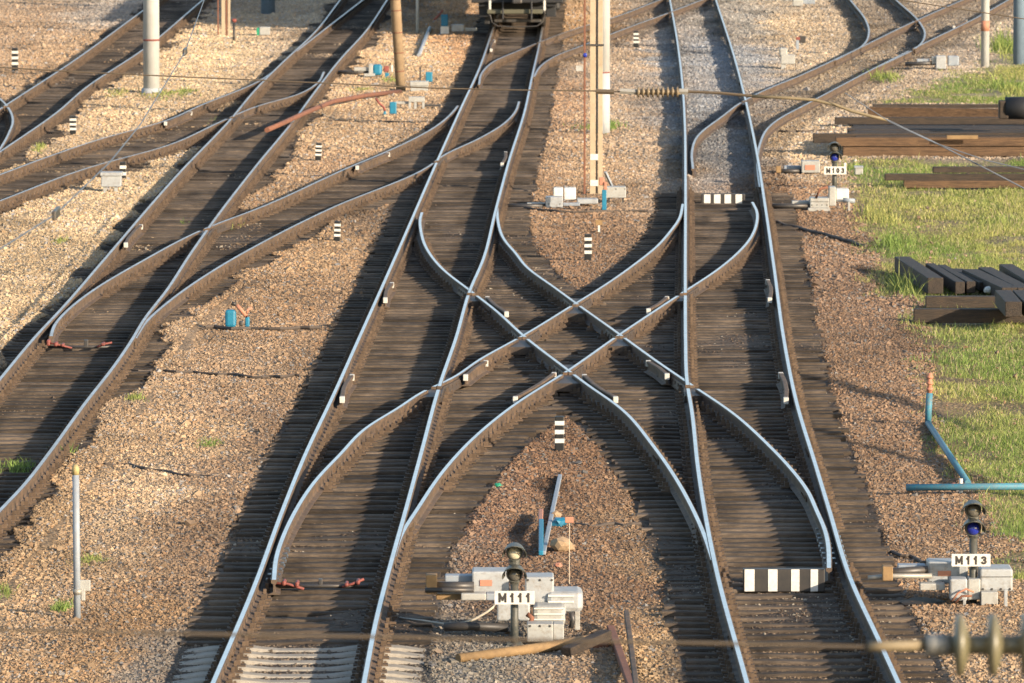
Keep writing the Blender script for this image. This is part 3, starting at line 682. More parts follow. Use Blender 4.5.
# ------------------------------------------------------------------ grass (uncountable: one object)
def blades(X, Y, Z, hgt, wid, col):
    n = len(X); a = rng.uniform(0, 6.28, n); lx, ly = rng.normal(0, .45, n)*hgt, rng.normal(0, .45, n)*hgt
    dx, dy = np.cos(a)*wid/2, np.sin(a)*wid/2
    p0 = np.stack([X-dx, Y-dy, Z], 1); p1 = np.stack([X+dx, Y+dy, Z], 1)
    p2 = np.stack([X+dx*.7+lx*.4, Y+dy*.7+ly*.4, Z+hgt*.6], 1); p3 = np.stack([X-dx*.7+lx*.4, Y-dy*.7+ly*.4, Z+hgt*.6], 1)
    p4 = np.stack([X+lx, Y+ly, Z+hgt], 1)
    v = np.stack([p0, p1, p2, p3, p4], 1).reshape(-1, 3); b = (np.arange(n)*5)[:, None]
    q = np.concatenate([b+np.array([[0, 1, 2, 3]]), b+np.array([[3, 2, 4, 4]])], 0)
    return v, b, np.repeat(col, 5, 0)
TUFT = [(165,95,30,5,.10),(118,94,12,4,.09),(186,93,12,4,.1),(600,128,28,4,.10),(40,151,8,4,.12),(237,226,7,4,.12),(20,470,22,5,.14),(60,455,16,4,.1),(135,402,10,3,.08),(390,80,10,3,.08),(360,92,14,3,.08),(885,78,20,4,.2),(1005,50,20,5,.5),(5,595,8,6,.1),(62,610,12,4,.1),(140,265,5,3,.08),(183,224,4,2,.08),(60,244,8,3,.08),(215,120,5,3,.08),(90,560,20,6,.06),(610,128,10,5,.14),(210,445,14,5,.06),(880,215,25,9,.28),(895,245,20,8,.24),(905,290,14,9,.28),(1010,90,20,8,.35),(855,168,20,5,.16)]
def make_grass():
    X, Y, H, W, P = [], [], [], [], []
    for y0, y1, d, k in ((75, 110, 1300, .72), (110, 150, 800, .9), (150, 225, 420, 1.2)):
        n = int((0.0695*(y1**2-y0**2)*0.5+2*(y1-y0))*d); y = np.sqrt(rng.uniform(y0**2, y1**2, n)); x = rng.uniform(0, 1, n)*(0.0695*y+1.8-4)+4
        gd = grass_d(x, y); dn = fbm(x, y*.5, 0.9, 51)
        keep = (gd > -0.1) & (rng.random(n) < np.clip(gd*0.42+.12, 0, 1)*np.clip((dn-.30)*4.5, 0.10, 1))
        x, y, dn = x[keep], y[keep], dn[keep]; m = len(x)
        X.append(x); Y.append(y); H.append((0.025+0.085*dn**1.5)*np.exp(rng.normal(0, .4, m))*(1+0.2*(k-1))); W.append(np.full(m, .011*k)*rng.uniform(.7, 1.5, m)); P.append(rng.random(m))
    for px_, py_, rx_, ry_, h in TUFT:
        p = at(px_, py_, GZ); s = ppm(p.y); n = int(60+rx_*14)
        x = p.x + rng.normal(0, .42, n)*rx_/s; y = p.y + rng.normal(0, .45, n)*ry_*p.y/(py_+299.0)
        k = p.y/90; X.append(x); Y.append(y); H.append(.7*h*np.exp(rng.normal(0, .4, n))); W.append(np.full(n, .011*k)); P.append(rng.random(n)*.8)
    X, Y, H, W, P = map(np.concatenate, (X, Y, H, W, P)); n = len(X)
    tm = track_mask(X, Y); gd = grass_d(X, Y); Z = ground_z(X, Y, tm, gd)-0.01
    a = fbm(X, Y*.35, .5, 61)
    g = np.array([.175, .25, .048]); yl = np.array([.33, .33, .085]); dk = np.array([.06, .11, .018]); st = np.array([.40, .33, .16])
    t = np.clip((a-.36)*3.0, 0, 1)[:, None]
    col = g*(1-t)+yl*t
    col = np.where((P < .14)[:, None], dk, col); col = np.where((P > .87)[:, None], st, col)
    col = np.array([1.08, 1.05, 1.3])*col*np.exp(rng.normal(0, .15, n))[:, None]
    v, b, c = blades(X, Y, Z, H, W, col)
    f = np.concatenate([b+np.array([[0, 1, 2]]), b+np.array([[0, 2, 3]]), b+np.array([[3, 2, 4]])], 0)
    return np_mesh('grass', v, f, 'grass', c)
gs = link(bpy.data.objects.new('grass', make_grass())); tag(gs, 'sunlit yellow green grass and weeds along the right side', 'grass', None, 'stuff')
# block lettering built from bold strokes (on a 0..1 by 0..1 cell)
GLYPH = {'M': [[(.10, 0), (.10, 1)], [(.90, 0), (.90, 1)], [(.12, .97), (.5, .22), (.88, .97)]],
 '1': [[(.58, 0), (.58, 1)], [(.58, .96), (.25, .72)]],
 '0': [[(.5+.36*math.sin(k*math.pi/8), .5+.45*math.cos(k*math.pi/8)) for k in range(17)]],
 '3': [[(.5+.34*math.sin(t), .735+.215*math.cos(t)) for t in [math.radians(v) for v in range(-75, 181, 17)]], [(.5+.37*math.sin(t), .27+.235*math.cos(t)) for t in [math.radians(v) for v in range(0, 256, 17)]]]}
def lettering(par, s_, x0, x1, z0, z1, Y):
    wd = {'M': 1.0, '1': .66, '0': .8, '3': .8}; H = (z1-z0)*.70; tot = sum(wd[c] for c in s_)+.17*(len(s_)-1); u = (x1-x0)*.84/tot; x = (x0+x1)/2-tot*u/2; zb = (z0+z1)/2-H/2; g = G(); th = H*.235
    for i, c in enumerate(s_):
        for st in GLYPH[c]:
            for p_, q_ in zip(st[:-1], st[1:]):
                P_ = Vector((x+(wd[c]*u-th)*p_[0]+th/2, Y, zb+th*.5+(H-th)*p_[1])); Q_ = Vector((x+(wd[c]*u-th)*q_[0]+th/2, Y, zb+th*.5+(H-th)*q_[1])); d_ = (Q_-P_).normalized()*th*(.5 if c in 'M1' else .25)
                p2, q2 = P_-d_, Q_+d_; L_ = (q2-p2).length; ang = math.atan2(q2.z-p2.z, q2.x-p2.x); cc = (p2+q2)/2; yo = random.uniform(0, .002)
                g.box(cc-Vector((L_/2, .002+yo, th/2)), cc+Vector((L_/2, .002+yo, th/2)), 0, Matrix.Rotation(-ang, 3, 'Y'))
        x += (wd[c]+.17)*u
    return g.build('lettering', 'black', par)
# ------------------------------------------------------------------ striped marker posts
def striped_post(px_, y0, y1, wpx, label, lean=0.0, bands=3):
    p = at(px_, y1, GZ-0.02); s = ppm(p.y); h = (y1-y0)/s; w = wpx/s
    t = thing('marker_post', label, 'marker post', p, 'black and white marker posts')
    g = G(); r = Matrix.Rotation(lean, 3, 'Y'); up = r @ Vector((0, 0, 1))
    g.bar(p - up*0.2, p + up*h, w, w, 0.012); g.build('post', 'black_post', t)
    n = bands*2
    for k in range(bands):
        g = G(); a = h*(0.30 + 0.70*(k)/bands); b = a + h*0.70/n
        g.bar(p + up*a, p + up*b, w+0.008, w+0.008, 0.004); g.build('white_band', 'white', t)
striped_post(15, 48, 72, 6, 'short black and white marker post at the far upper left beside the far left track')
striped_post(73, 116, 136, 6, 'short black and white marker post between the two sidings left of the concrete pole')
striped_post(123, 162, 181, 6, 'black and white marker post standing behind the grey cabinet on legs', bands=2)
striped_post(318, 143, 161, 6, 'black and white marker post in cream ballast below the rusty pipe', 0.05)
striped_post(337, 221, 243, 6, 'black and white marker post beside the long connecting curve, left of the middle track', 0.03)
striped_post(588, 234, 262, 7, 'black and white marker post on the brown ballast above the crossing diamond')
striped_post(559.5, 416, 454, 9, 'large black and white marker post on the ballast patch below the crossing diamond')
striped_post(636, 31, 48, 5, 'small black and white marker post right of the tall white pole')
# ------------------------------------------------------------------ poles
def round_pole(label, name, bx, by, w0, w1, mats, height=9.5, lean_px=0.0, ring=None, foot=None, cat='pole', z=GZ, white_to=None, straps=()):
    p = at(bx, by, z-0.02); s = ppm(p.y); t = thing(name, label, cat, p)
    r0, r1 = w0/2/s, w1/2/s; lean = lean_px/s
    q = lambda h: p + Vector((lean*h, 0, h))
    if white_to:
        G().tube([q(-0.3), q(white_to)], [r0, r0+(r1-r0)*white_to/height], 24).build('whitewashed_foot', mats[1], t)
        G().tube([q(white_to), q(height)], [r0+(r1-r0)*white_to/height, r1], 24).build('shaft', mats[0], t)
    else: G().tube([q(-0.3), q(height)], [r0, r1], 24).build('shaft', mats[0], t)
    if ring:
        for z0, z1, m in ring: G().tube([q(z0), q(z1)], r0*1.03+(r1-r0)*z0/height, 24).build('painted_ring', m, t)
    if foot:
        G().tube([q(-0.2), q(foot[1])], [foot[0]/s/2]*2, 8).build('footing', 'pole_white', t)
    for zz in straps:
        G().tube([q(zz), q(zz+0.03)], r0*1.04+(r1-r0)*zz/height, 20).build('strap', 'rust', t)
    return t, p, s
round_pole('pale grey concrete pole with a thin red ring beside the far left track', 'concrete_pole', 151.5, 94, 16.5, 14.5, ['pole_conc'], ring=[(1.44, 1.49, 'red')], foot=(20, 0.16))
t, p, s = round_pole('tall white pole standing right behind the tan signal mast', 'white_pole', 603.2, 134, 13.5, 13, ['pole_conc', 'pole_white'], ring=[(1.50, 1.53, 'red')], white_to=1.5)
round_pole('leaning tan pole with narrow straps, at the end of the rusty pipe', 'tan_pole', 401, 92, 9.5, 13, ['pole_brown'], lean_px=-2.2, straps=(0.55, 1.05, 1.6, 2.2, 2.5))
round_pole('thin white post by the edge of the locomotive shadow', 'thin_post', 417.5, 33, 3.2, 3.0, ['white'], height=3.2, cat='post')
round_pole('white pole with an orange band in the grass at the upper right', 'white_pole', 985, 66, 8.5, 7.5, ['pole_conc'], ring=[(1.02, 1.32, 'orange')])
round_pole('blue grey pole cut off by the right edge of the photo', 'steel_pole', 1019, 62, 12, 12, ['pole_blue'])
round_pole('fat blue grey pole whose foot stands in the shade at the top of the photo', 'steel_pole', 268, 14, 14, 14, ['pole_blue'])
# tan signal mast, front of the white pole
p = at(596, 195, GZ); s = ppm(p.y); Y = p.y
t = thing('signal_mast', 'tall tan two-channel signal mast standing among white point machine boxes', 'mast', p)
def col(x0, x1, z0, z1, m, name, d=0.05, dy=0.0):
    a = ry(x0, 195, Y).x; b = ry(x1, 195, Y).x
    G().box((a, Y+dy, z0), (b, Y+dy+d, z1), 0.006).build(name, m, t)
col(589.8, 595.4, GZ-.2, 9.0, 'pole_tan', 'channel', 0.10); col(595.8, 597.4, GZ-.2, 9.0, 'dark_metal', 'web_strip', 0.06, 0.03); col(597.8, 602.6, GZ-.2, 9.0, 'pole_tan', 'channel', 0.10)
col(583.5, 585.5, GZ-.2, 9.0, 'rust', 'conduit', 0.05, -0.03)
for yy in (157, 183):
    a, b = ry(590.2, yy+3, Y), ry(598, yy-3, Y); G().box((a.x, Y-0.012, a.z), (b.x, Y+0.03, b.z)).build('white_band', 'white', t)
for yy in (45,):
    a, b = ry(583, yy+1, Y), ry(604, yy-1, Y); G().box((a.x, Y-0.02, a.z), (b.x, Y+0.12, b.z)).build('bracket', 'dark_metal', t)
a = ry(585, 55, Y); G().lathe((a.x, Y-0.12, a.z), (0, 1, 0), [(0, .02), (0.01, .045), (.1, .05), (.11, .03)], 16).build('blue_marker', 'lens_blue', t)
a, b = ry(576, 71, Y), ry(583, 65.5, Y); G().box((a.x, Y-0.03, a.z), (b.x, Y-0.02, b.z)).build('small_plate', 'pale_paint', t)
G().bar((p.x+0.2, Y+0.15, 0.25), (p.x+0.42, Y+0.5, GZ), 0.05, 0.05).build('stay', 'grey_blue', t)
# tan narrow mast upper left with red wire and low post
p = at(224.5, 36, GZ); Y = p.y; t = thing('signal_mast', 'narrow tan mast of two channels in cream ballast at the upper left', 'mast', p)
col(222.0, 225.6, GZ-.2, 9, 'pole_tan', 'channel', 0.1); col(226.2, 228.0, GZ-.2, 9, 'rust', 'web_strip', .06, .02); col(228.4, 230.8, GZ-.2, 9, 'pole_tan', 'channel', 0.1); col(218, 219.4, GZ-.2, 9, 'rust', 'conduit', .04)
p = at(234, 43, GZ); s = ppm(p.y); t = thing('cable_post', 'short black post with a dark red cap beside the narrow tan mast', 'post', p)
G().tube([p-Vector((0, 0, .2)), p+Vector((0, 0, .62))], 0.04, 10).build('post', 'black', t); G().blob(p+Vector((0.01, 0, .70)), (.08, .07, .07), .1).build('cap', 'red', t)
# bottom left grey pipe post
p = at(77.5, 620, GZ); s = ppm(p.y); t = thing('pipe_post', 'slim grey blue pipe post with a yellow tip at the lower left', 'post', p)
hh = (620-474)/s
G().tube([p-Vector((0, 0, .2)), p+Vector((-.012, 0, hh))], 0.040, 16).build('pipe', 'grey_blue', t)
G().tube([p+Vector((-.012, 0, hh)), p+Vector((-.012, 0, hh+.08)), p+Vector((-.012, 0, hh+.12))], [0.041, 0.041, 0.022], 16).build('tip', 'yellow', t)
G().box(p+Vector((-.05, .03, .33)), p+Vector((.15, .06, .46)), .01).box(p+Vector((.04, .02, .22)), p+Vector((.09, .05, .36)), .01).build('bracket', 'pale_paint', t)
G().tube([p+Vector((0, 0, .30)), p+Vector((0, 0, .36))], .052, 16).build('collar', 'galv', t)
# ------------------------------------------------------------------ dwarf signals
def dwarf_signal(label, num, mx, base_y, heads, plate, lens, wmast=12, z=GZ):
    p = at(mx, base_y, z); Y = p.y; s = ppm(Y); t = thing('dwarf_signal', label, 'signal', p, 'dwarf signals with two lamps')
    top = ry(mx, heads[0][0], Y).z; r = heads[0][1]/s/2
    G().tube([(p.x, Y, z-.2), (p.x, Y, ry(mx, heads[1][0], Y).z-r*1.2)], wmast/2/s, 14).box((p.x-.09, Y-.09, z-.05), (p.x+.09, Y+.09, z+.03), .01).build('mast', 'green_black', t)
    zt, zb = ry(mx, heads[0][0], Y).z, ry(mx, heads[1][0], Y).z
    G().box((p.x-r*.62, Y-.02, zb-r*1.35), (p.x+r*.62, Y+.16, zt+r*.7), .04).build('housing', 'green_black', t)
    for (hy, hw), ln in zip(heads, lens):
        c = ry(mx, hy, Y); g = G(); R_ = r
        g.tube([(c.x, Y+.02, c.z), (c.x, Y-.06, c.z)], [R_*1.0, R_*.92], 24); lamp = g.build('lamp', 'green_black', t)
        # hood: the upper half of a cylinder that leans forward
        bm = bmesh.new(); prev = None; L0, L1 = -.06, -.28
        arcs = []
        for rr in (R_*1.20, R_*1.10):
            row = []
            for k in range(15):
                a = math.radians(-12 + 204*k/14); lf = .45+.55*max(0, math.sin(a))
                row.append((bm.verts.new((c.x+rr*math.cos(a), Y+.02, c.z+rr*math.sin(a))), bm.verts.new((c.x+rr*1.24*math.cos(a), Y+L1*lf, c.z+rr*1.10*math.sin(a)-.02))))
            arcs.append(row)
        for i in range(14):
            o_, n_ = arcs[0], arcs[1]
            bm.faces.new((o_[i][0], o_[i+1][0], o_[i+1][1], o_[i][1])); bm.faces.new((n_[i][0], n_[i][1], n_[i+1][1], n_[i+1][0])); bm.faces.new((o_[i][1], o_[i+1][1], n_[i+1][1], n_[i][1]))
        g = G(); g.bm.free(); g.bm = bm; g.build('hood', 'green_black', lamp)
        g = G(); g.lathe((c.x, Y-.065, c.z), (0, -1, 0), [(0, R_*.78), (.015, R_*.70), (.035, R_*.45), (.045, R_*.1)], 20); g.build('lens', ln, lamp)
    x0, x1, y0, y1 = plate; a, b = ry(x0, y1, Y-.17), ry(x1, y0, Y-.17)
    pl_ = G().box((a.x, Y-.17, a.z), (b.x, Y-.155, b.z), .003).build('number_plate', 'white', t)
    lettering(pl_, num, a.x, b.x, a.z, b.z, Y-.170)
    return t, p, s
dwarf_signal('dwarf signal numbered M111 with one pale lamp, standing among white boxes', 'M111', 514.5, 645, [(552.5, 17), (574, 18)], (494.5, 534.5, 591, 604.5), ['lens_white', 'lens_dark'], 8)
dwarf_signal('dwarf signal numbered M113 with a blue lamp above a grey point machine', 'M113', 973, 606.4, [(510, 17), (528, 17)], (951.5, 990.5, 554, 566.5), ['lens_dark', 'lens_blue'], 8)
dwarf_signal('small distant dwarf signal numbered M103 with a blue lamp at the grass edge', 'M103', 834.5, 188, [(147.5, 10), (157, 10)], (824, 846.5, 166.5, 174.5), ['lens_dark', 'lens_blue'], 5)
# ------------------------------------------------------------------ point machines
def machine(label, bx, by, group='electric point machines', cat='point machine', name='point_machine'):
    p = at(bx, by, GZ); return thing(name, label, cat, p, group), p.y
def pb(t, name, m, x0, x1, y0, y1, Y, d=0.35, dy=0.0, bev=0.012, par=None):
    return G().px(x0, x1, y0, y1, Y+dy, d, bev).build(name, m, par or t)
def rod(t, name, m, pts, Y, r, dys=None):
    return G().tube([ry(x, y, Y + (dys[i] if dys else 0)) for i, (x, y) in enumerate(pts)], r, 10).build(name, m, t)
def bolts(body, x0, x1, y, Y, n=3, m='dark_metal'):
    g = G()
    for k in range(n):
        c = ry(x0+(x1-x0)*k/max(1, n-1), y, Y); g.lathe((c.x, Y+.004, c.z), (0, -1, 0), [(0, .014), (.012, .014), (.013, .004)], 6)
    g.build('bolts', m, body)
# M113's machine
t, Y = machine('grey electric point machine with a dark push rod at the foot of signal M113', 960, 608)
b = pb(t, 'motor_housing', 'grey_paint', 928, 968, 562, 584, Y, .42, .35, .02); pb(t, 'warning_mark', 'orange', 938, 951, 571, 576, Y, .01, .338, 0, b); bolts(b, 931, 965, 582, Y+.35, 4)
pb(t, 'gear_case', 'grey_paint', 950, 967.5, 579, 601, Y, .3, -.05, .02); pb(t, 'lower_ledge', 'pale_paint', 920, 945, 583.5, 590.5, Y, .2, .1)
b = pb(t, 'control_box', 'grey_paint', 980, 1013, 569, 591.5, Y, .5, .05, .025); pb(t, 'lid_seam', 'dark_metal', 980.5, 1012.5, 576.6, 577.2, Y, .01, .044, 0, b); bolts(b, 983, 1010, 589, Y+.05, 4)
pb(t, 'gear_case', 'pale_paint', 968, 980.5, 579, 600, Y, .3, -.02, .015)
pb(t, 'pedestal', 'pale_paint', 981, 998, 592, 615, Y, .25, -.12, .01); pb(t, 'leg', 'grey_paint', 1004, 1007.5, 590, 624, Y, .05, -.15, .004); pb(t, 'leg', 'grey_paint', 963, 966, 600, 612, Y, .05, -.08, .004)
rod(t, 'push_rod', 'dark_metal', [(884, 573), (900, 572), (928, 570)], Y+.3, .055); rod(t, 'push_rod', 'galv', [(868, 578), (892, 576), (932, 576)], Y+.2, .03)
pb(t, 'rod_shield', 'grey_blue', 898, 926, 565, 573, Y, .2, .5); pb(t, 'rod_block', 'new_wood', 882.5, 893, 566.5, 581, Y, .2, .1)
rod(t, 'cable', 'orange', [(952, 601), (958, 593), (966, 589), (974, 592)], Y-.12, .012); rod(t, 'cable', 'rust', [(955, 603), (962, 596), (972, 596)], Y-.16, .014)
rod(t, 'base_bar', 'black', [(945, 617), (990, 618)], Y-.4, .05)
# M111's machine
t, Y = machine('pale point machine and boxes around the foot of signal M111', 505, 641)
b = pb(t, 'motor_housing', 'grey_paint', 472, 509, 571.5, 597, Y, .45, .75, .02); pb(t, 'warning_mark', 'orange', 480, 492, 580, 586, Y, .01, .738, 0, b); bolts(b, 474, 506, 594, Y+.75, 4)
pb(t, 'lower_ledge', 'pale_paint', 461, 486, 593.5, 600.5, Y, .2, .5); pb(t, 'lower_ledge', 'grey_blue', 486, 497, 593.5, 600.5, Y, .2, .52)
pb(t, 'rod_shield', 'grey_blue', 445, 473, 575.5, 582, Y, .2, .9); rod(t, 'push_rod', 'dark_metal', [(436, 586), (474, 586)], Y+.7, .05); rod(t, 'push_rod', 'dark_metal', [(425, 590), (474, 590)], Y+.6, .03)
pb(t, 'rod_block', 'new_wood', 426, 437, 575, 594, Y, .2, .6); pb(t, 'rod_block', 'new_wood', 436, 462, 594, 600, Y, .2, .7)
b = pb(t, 'cable_box', 'grey_paint', 525, 554, 577, 606, Y, .45, .5, .02); bolts(b, 528, 552, 580, Y+.5, 3)
pb(t, 'junction_box', 'grey_paint', 497, 530, 604, 621, Y, .3, .1, .02)
# ribbed rounded cover
cov = pb(t, 'ribbed_cover', 'pale_paint', 533, 566, 606, 626, Y, .55, .1, .05); pb(t, 'ribbed_cover', 'grey_paint', 546, 583, 592, 613, Y, .6, .45, .06)
for k in range(3): pb(t, 'rib', 'white', 534, 565, 608+k*5.5, 609.5+k*5.5, Y, .02, .085, .004, cov)
for k in range(2): pb(t, 'rib', 'white', 548, 574, 595+k*6, 597+k*6, Y, .02, .435, .004)
b = pb(t, 'cable_box', 'pale_paint', 527, 553, 624, 642, Y, .3, -.35, .012); bolts(b, 530, 550, 626, Y-.35, 3); pb(t, 'cable_box', 'pale_paint', 553, 564, 624, 640, Y, .3, -.30, .012)
pb(t, 'bracket', 'pale_paint', 575, 580, 611, 630, Y, .06, .2, .004); rod(t, 'pipe_elbow', 'dark_metal', [(571, 612), (573, 620), (571, 628)], Y+.1, .03)
rod(t, 'pipe_elbow', 'rust', [(527, 614), (532, 618), (530, 624)], Y-.05, .03); rod(t, 'shadow_tube', 'black', [(444, 627), (470, 626), (508, 628)], Y+.1, .05)  # the black tube stands in for the signal's shadow on the ballast
rod(t, 'flexible_cable', 'cream_cable', [(400, 618), (425, 621), (445, 624), (462, 623.5), (475, 619), (487, 612), (496, 605)], Y+.15, .013, [1.6, 1, .5, 0, 0, 0, 0])
# M103's machines
t, Y = machine('pale point machine with long arms just below the M103 number plate', 828, 211)
b = pb(t, 'motor_housing', 'pale_paint', 810, 829, 198, 208, Y, .5, .2, .02); bolts(b, 812, 827, 205, Y+.2, 4); pb(t, 'lid_seam', 'dark_metal', 810.5, 828.5, 201.5, 202, Y, .01, .194, 0, b); pb(t, 'gear_case', 'pale_paint', 829, 836, 187, 206, Y, .4, .3, .02); pb(t, 'gear_case', 'white', 836, 849, 189, 202, Y, .4, .4, .02)
pb(t, 'base_plate', 'pale_paint', 808, 830, 208, 212, Y, .3, .1); pb(t, 'push_rod_cover', 'pale_paint', 792, 810, 201, 206, Y, .2, .5); rod(t, 'push_rod', 'dark_metal', [(772, 206), (790, 206), (810, 206)], Y+.3, .05)
rod(t, 'hose', 'rust', [(816, 198), (820, 189), (828, 187)], Y+.2, .03); pb(t, 'leg', 'pale_paint', 848, 850, 202, 213, Y, .05, .2, .004); rod(t, 'cable_end', 'grey_blue', [(843, 200), (855, 201)], Y+.3, .05)
t, Y = machine('grey point machine with an orange mark directly left of the M103 number plate', 811, 174)
b = pb(t, 'motor_housing', 'pale_paint', 801.5, 820, 161, 173, Y, .4, .2, .02); pb(t, 'warning_mark', 'orange', 805, 815, 165, 170, Y, .01, .188, 0, b); rod(t, 'push_rod', 'dark_metal', [(777, 171), (802, 171)], Y+.3, .05); pb(t, 'rod_shield', 'grey_blue', 784, 801, 166, 169.5, Y, .2, .5); pb(t, 'rod_block', 'new_wood', 776, 781, 166, 173, Y, .15, .2)
pb(t, 'bracket', 'white', 844, 846.5, 163, 180, Y, .05, .1, .004)
# machine at the foot of the signal mast
t, Y = machine('white and grey point machine boxes left of the tan signal mast foot', 560, 208)
b = pb(t, 'motor_housing', 'white', 553.5, 563, 188, 199, Y, .4, .7, .02); pb(t, 'motor_housing', 'white', 564, 576, 188, 200, Y, .4, .7, .02)
b = pb(t, 'gear_case', 'grey_paint', 545.5, 563, 197, 207.5, Y, .4, .2, .02); bolts(b, 549, 560, 204, Y+.2, 2); pb(t, 'base_plate', 'pale_paint', 547, 565, 207.5, 210, Y, .3, .1)
pb(t, 'push_rod_cover', 'pale_paint', 527, 545, 203, 207, Y, .2, .4); rod(t, 'push_rod', 'dark_metal', [(505, 206), (546, 206)], Y+.3, .05); pb(t, 'arm_plate', 'grey_paint', 577, 598, 199, 204, Y, .4, .4, .02); pb(t, 'arm_plate', 'grey_blue', 563, 580, 203, 206, Y, .2, .2)
t, Y = machine('pale box on short legs to the right of the tan signal mast', 616, 203, 'trackside cabinets', 'cabinet', 'cabinet')
b = pb(t, 'body', 'pale_paint', 605.5, 626, 187, 198, Y, .4, 0, .015); bolts(b, 607, 625, 189, Y, 3)
for xx in (608, 622): pb(t, 'leg', 'dark_metal', xx, xx+2, 198, 203, Y, .06, .05, .004)
t, Y = machine('blue lever post with an orange top beside the tan signal mast', 605, 211, None, 'lever', 'lever_post')
pb(t, 'post', 'blue', 602, 606.5, 190, 210, Y, .08, 0, .01); pb(t, 'cap', 'orange', 599, 604.5, 177.5, 185.5, Y, .08, .05, .02); pb(t, 'lever', 'orange', 604, 607, 182, 190, Y, .04, .02, .01)
t, Y = machine('little yellow sign stake in front of the tan signal mast', 598.5, 233, None, 'sign', 'stake_sign')
pb(t, 'plate', 'new_wood', 595.5, 602.5, 220, 225, Y, .02, 0, .003); pb(t, 'stake', 'white', 598, 600, 225, 232, Y, .03, .02, 0)
# cabinet on legs, left
t, Y = machine('grey cabinet on two legs in cream ballast left of the long track', 111, 192, 'trackside cabinets', 'cabinet', 'cabinet')
pb(t, 'body', 'grey_paint', 101, 121, 175, 187, Y, .4, 0, .02); pb(t, 'lid', 'grey_paint', 100, 122, 172.5, 176, Y, .46, -.03, .012)
for xx in (103, 114): pb(t, 'leg', 'pale_paint', xx, xx+3.5, 186.5, 192, Y, .1, .05, .006)
# machines by the tan pole
t, Y = machine('point machine with a bright blue drum and long white arm left of the tan pole', 374, 77)
pb(t, 'drum', 'blue', 372.5, 382, 64.5, 75.5, Y, .3, 0, .07); pb(t, 'end_case', 'pale_paint', 368.5, 373, 64.5, 76, Y, .3, .02, .02); pb(t, 'arm', 'pale_paint', 354, 369, 67.5, 71, Y, .15, .1); pb(t, 'base_plate', 'pale_paint', 364, 375, 73.5, 76.5, Y, .3, -.05)
pb(t, 'red_knob', 'red', 383.5, 389, 66, 72, Y, .12, .05, .03); pb(t, 'foot', 'blue', 385, 389, 73, 79, Y, .1, 0); rod(t, 'push_rod', 'dark_metal', [(338, 72), (369, 72)], Y+.2, .05); pb(t, 'handle', 'white', 391, 393, 65, 72, Y, .05, .05)
t, Y = machine('whitish cabinet with a dark lid right of the tan pole', 419, 93, 'trackside cabinets', 'cabinet', 'cabinet')
pb(t, 'body', 'pale_paint', 410.5, 428, 85.5, 91.5, Y, .4, 0, .015); pb(t, 'lid', 'pale_paint', 410, 428.5, 81.5, 86, Y, .46, -.03, .012)
t, Y = machine('small blue disc on a post behind the whitish cabinet', 429, 86, 'small blue discs', 'disc', 'blue_disc')
pb(t, 'disc', 'blue', 425.5, 432.5, 72, 82, Y, .06, 0, .025); pb(t, 'post', 'dark_metal', 419.3, 421, 67, 83, Y, .04, .05, 0)
t, Y = machine('small blue disc with a red lever in front of the tan pole', 392, 117, 'small blue discs', 'disc', 'blue_disc')
pb(t, 'disc', 'blue', 389.5, 396.5, 102, 114, Y, .06, 0, .025); pb(t, 'foot', 'blue', 383.5, 386, 110, 116, Y, .08, 0); rod(t, 'lever', 'red', [(375.5, 98), (379, 103), (384, 107.5), (385, 111)], Y, .03)
t, Y = machine('open pale metal frame in front of the whitish cabinet', 417, 110, None, 'stand', 'cable_stand')
pb(t, 'top_bar', 'pale_paint', 408.5, 424.5, 97, 102, Y, .3, 0, .012); 
for xx in (408.5, 414, 422): pb(t, 'leg', 'pale_paint', xx, xx+2.5, 102, 109, Y, .1, .02, .006)
pb(t, 'side_arm', 'pale_paint', 395, 409, 101.5, 104, Y, .1, .1, .006); pb(t, 'side_arm', 'dark_metal', 424, 441, 104.5, 106.5, Y, .1, .1, .006)
# machine in the loco's shade
t, Y = machine('white point machine with a dark blue shield at the edge of the locomotive shadow', 444, 35)
pb(t, 'shield', 'blue', 441, 448, 14.5, 26, Y, .1, .1, .03); pb(t, 'foot_block', 'white', 440.5, 449, 26.5, 34, Y, .25, 0, .015); pb(t, 'gear_case', 'grey_paint', 451.5, 464, 24.5, 31.5, Y, .3, .1, .02); pb(t, 'push_rod_cover', 'pale_paint', 465, 477, 28, 31, Y, .2, .1); rod(t, 'lever', 'red', [(434, 20), (438, 16), (443, 10)], Y, .03)
# upper right machines
t, Y = machine('grey point machine with a blue side box beside the branch at the upper right', 943, 70)
pb(t, 'motor_housing', 'grey_paint', 936, 946, 56, 69, Y, .4, 0, .02); pb(t, 'side_box', 'grey_blue', 948, 959, 56, 66, Y, .3, .1, .03); pb(t, 'push_rod_cover', 'grey_blue', 917, 930, 59, 62, Y, .2, .2); rod(t, 'push_rod', 'dark_metal', [(905, 64), (936, 63)], Y+.2, .06); pb(t, 'end_case', 'pale_paint', 932, 937, 57, 64, Y, .3, .1)
t, Y = machine('cream cabinet with a small peaked lid left of the branch at the upper right', 786, 70, 'trackside cabinets', 'cabinet', 'cabinet')
pb(t, 'body', 'pale_paint', 781, 795, 55, 64, Y, .35, 0, .015); pb(t, 'leg', 'pale_paint', 781, 786, 63, 71, Y, .12, .05, .006); pb(t, 'lid', 'pale_paint', 779.5, 787.5, 48, 55.5, Y, .3, .05, .04)
t, Y = machine('small dark and red lamp post near the cream cabinet', 798, 50, None, 'post', 'lamp_post')
pb(t, 'post', 'grey_blue', 796, 799, 40, 50, Y, .08, 0, .006); pb(t, 'head', 'black', 799, 806, 36, 43, Y, .12, .02, .02); pb(t, 'red_mark', 'red', 796, 800, 37, 40, Y, .05, -.01, .01)
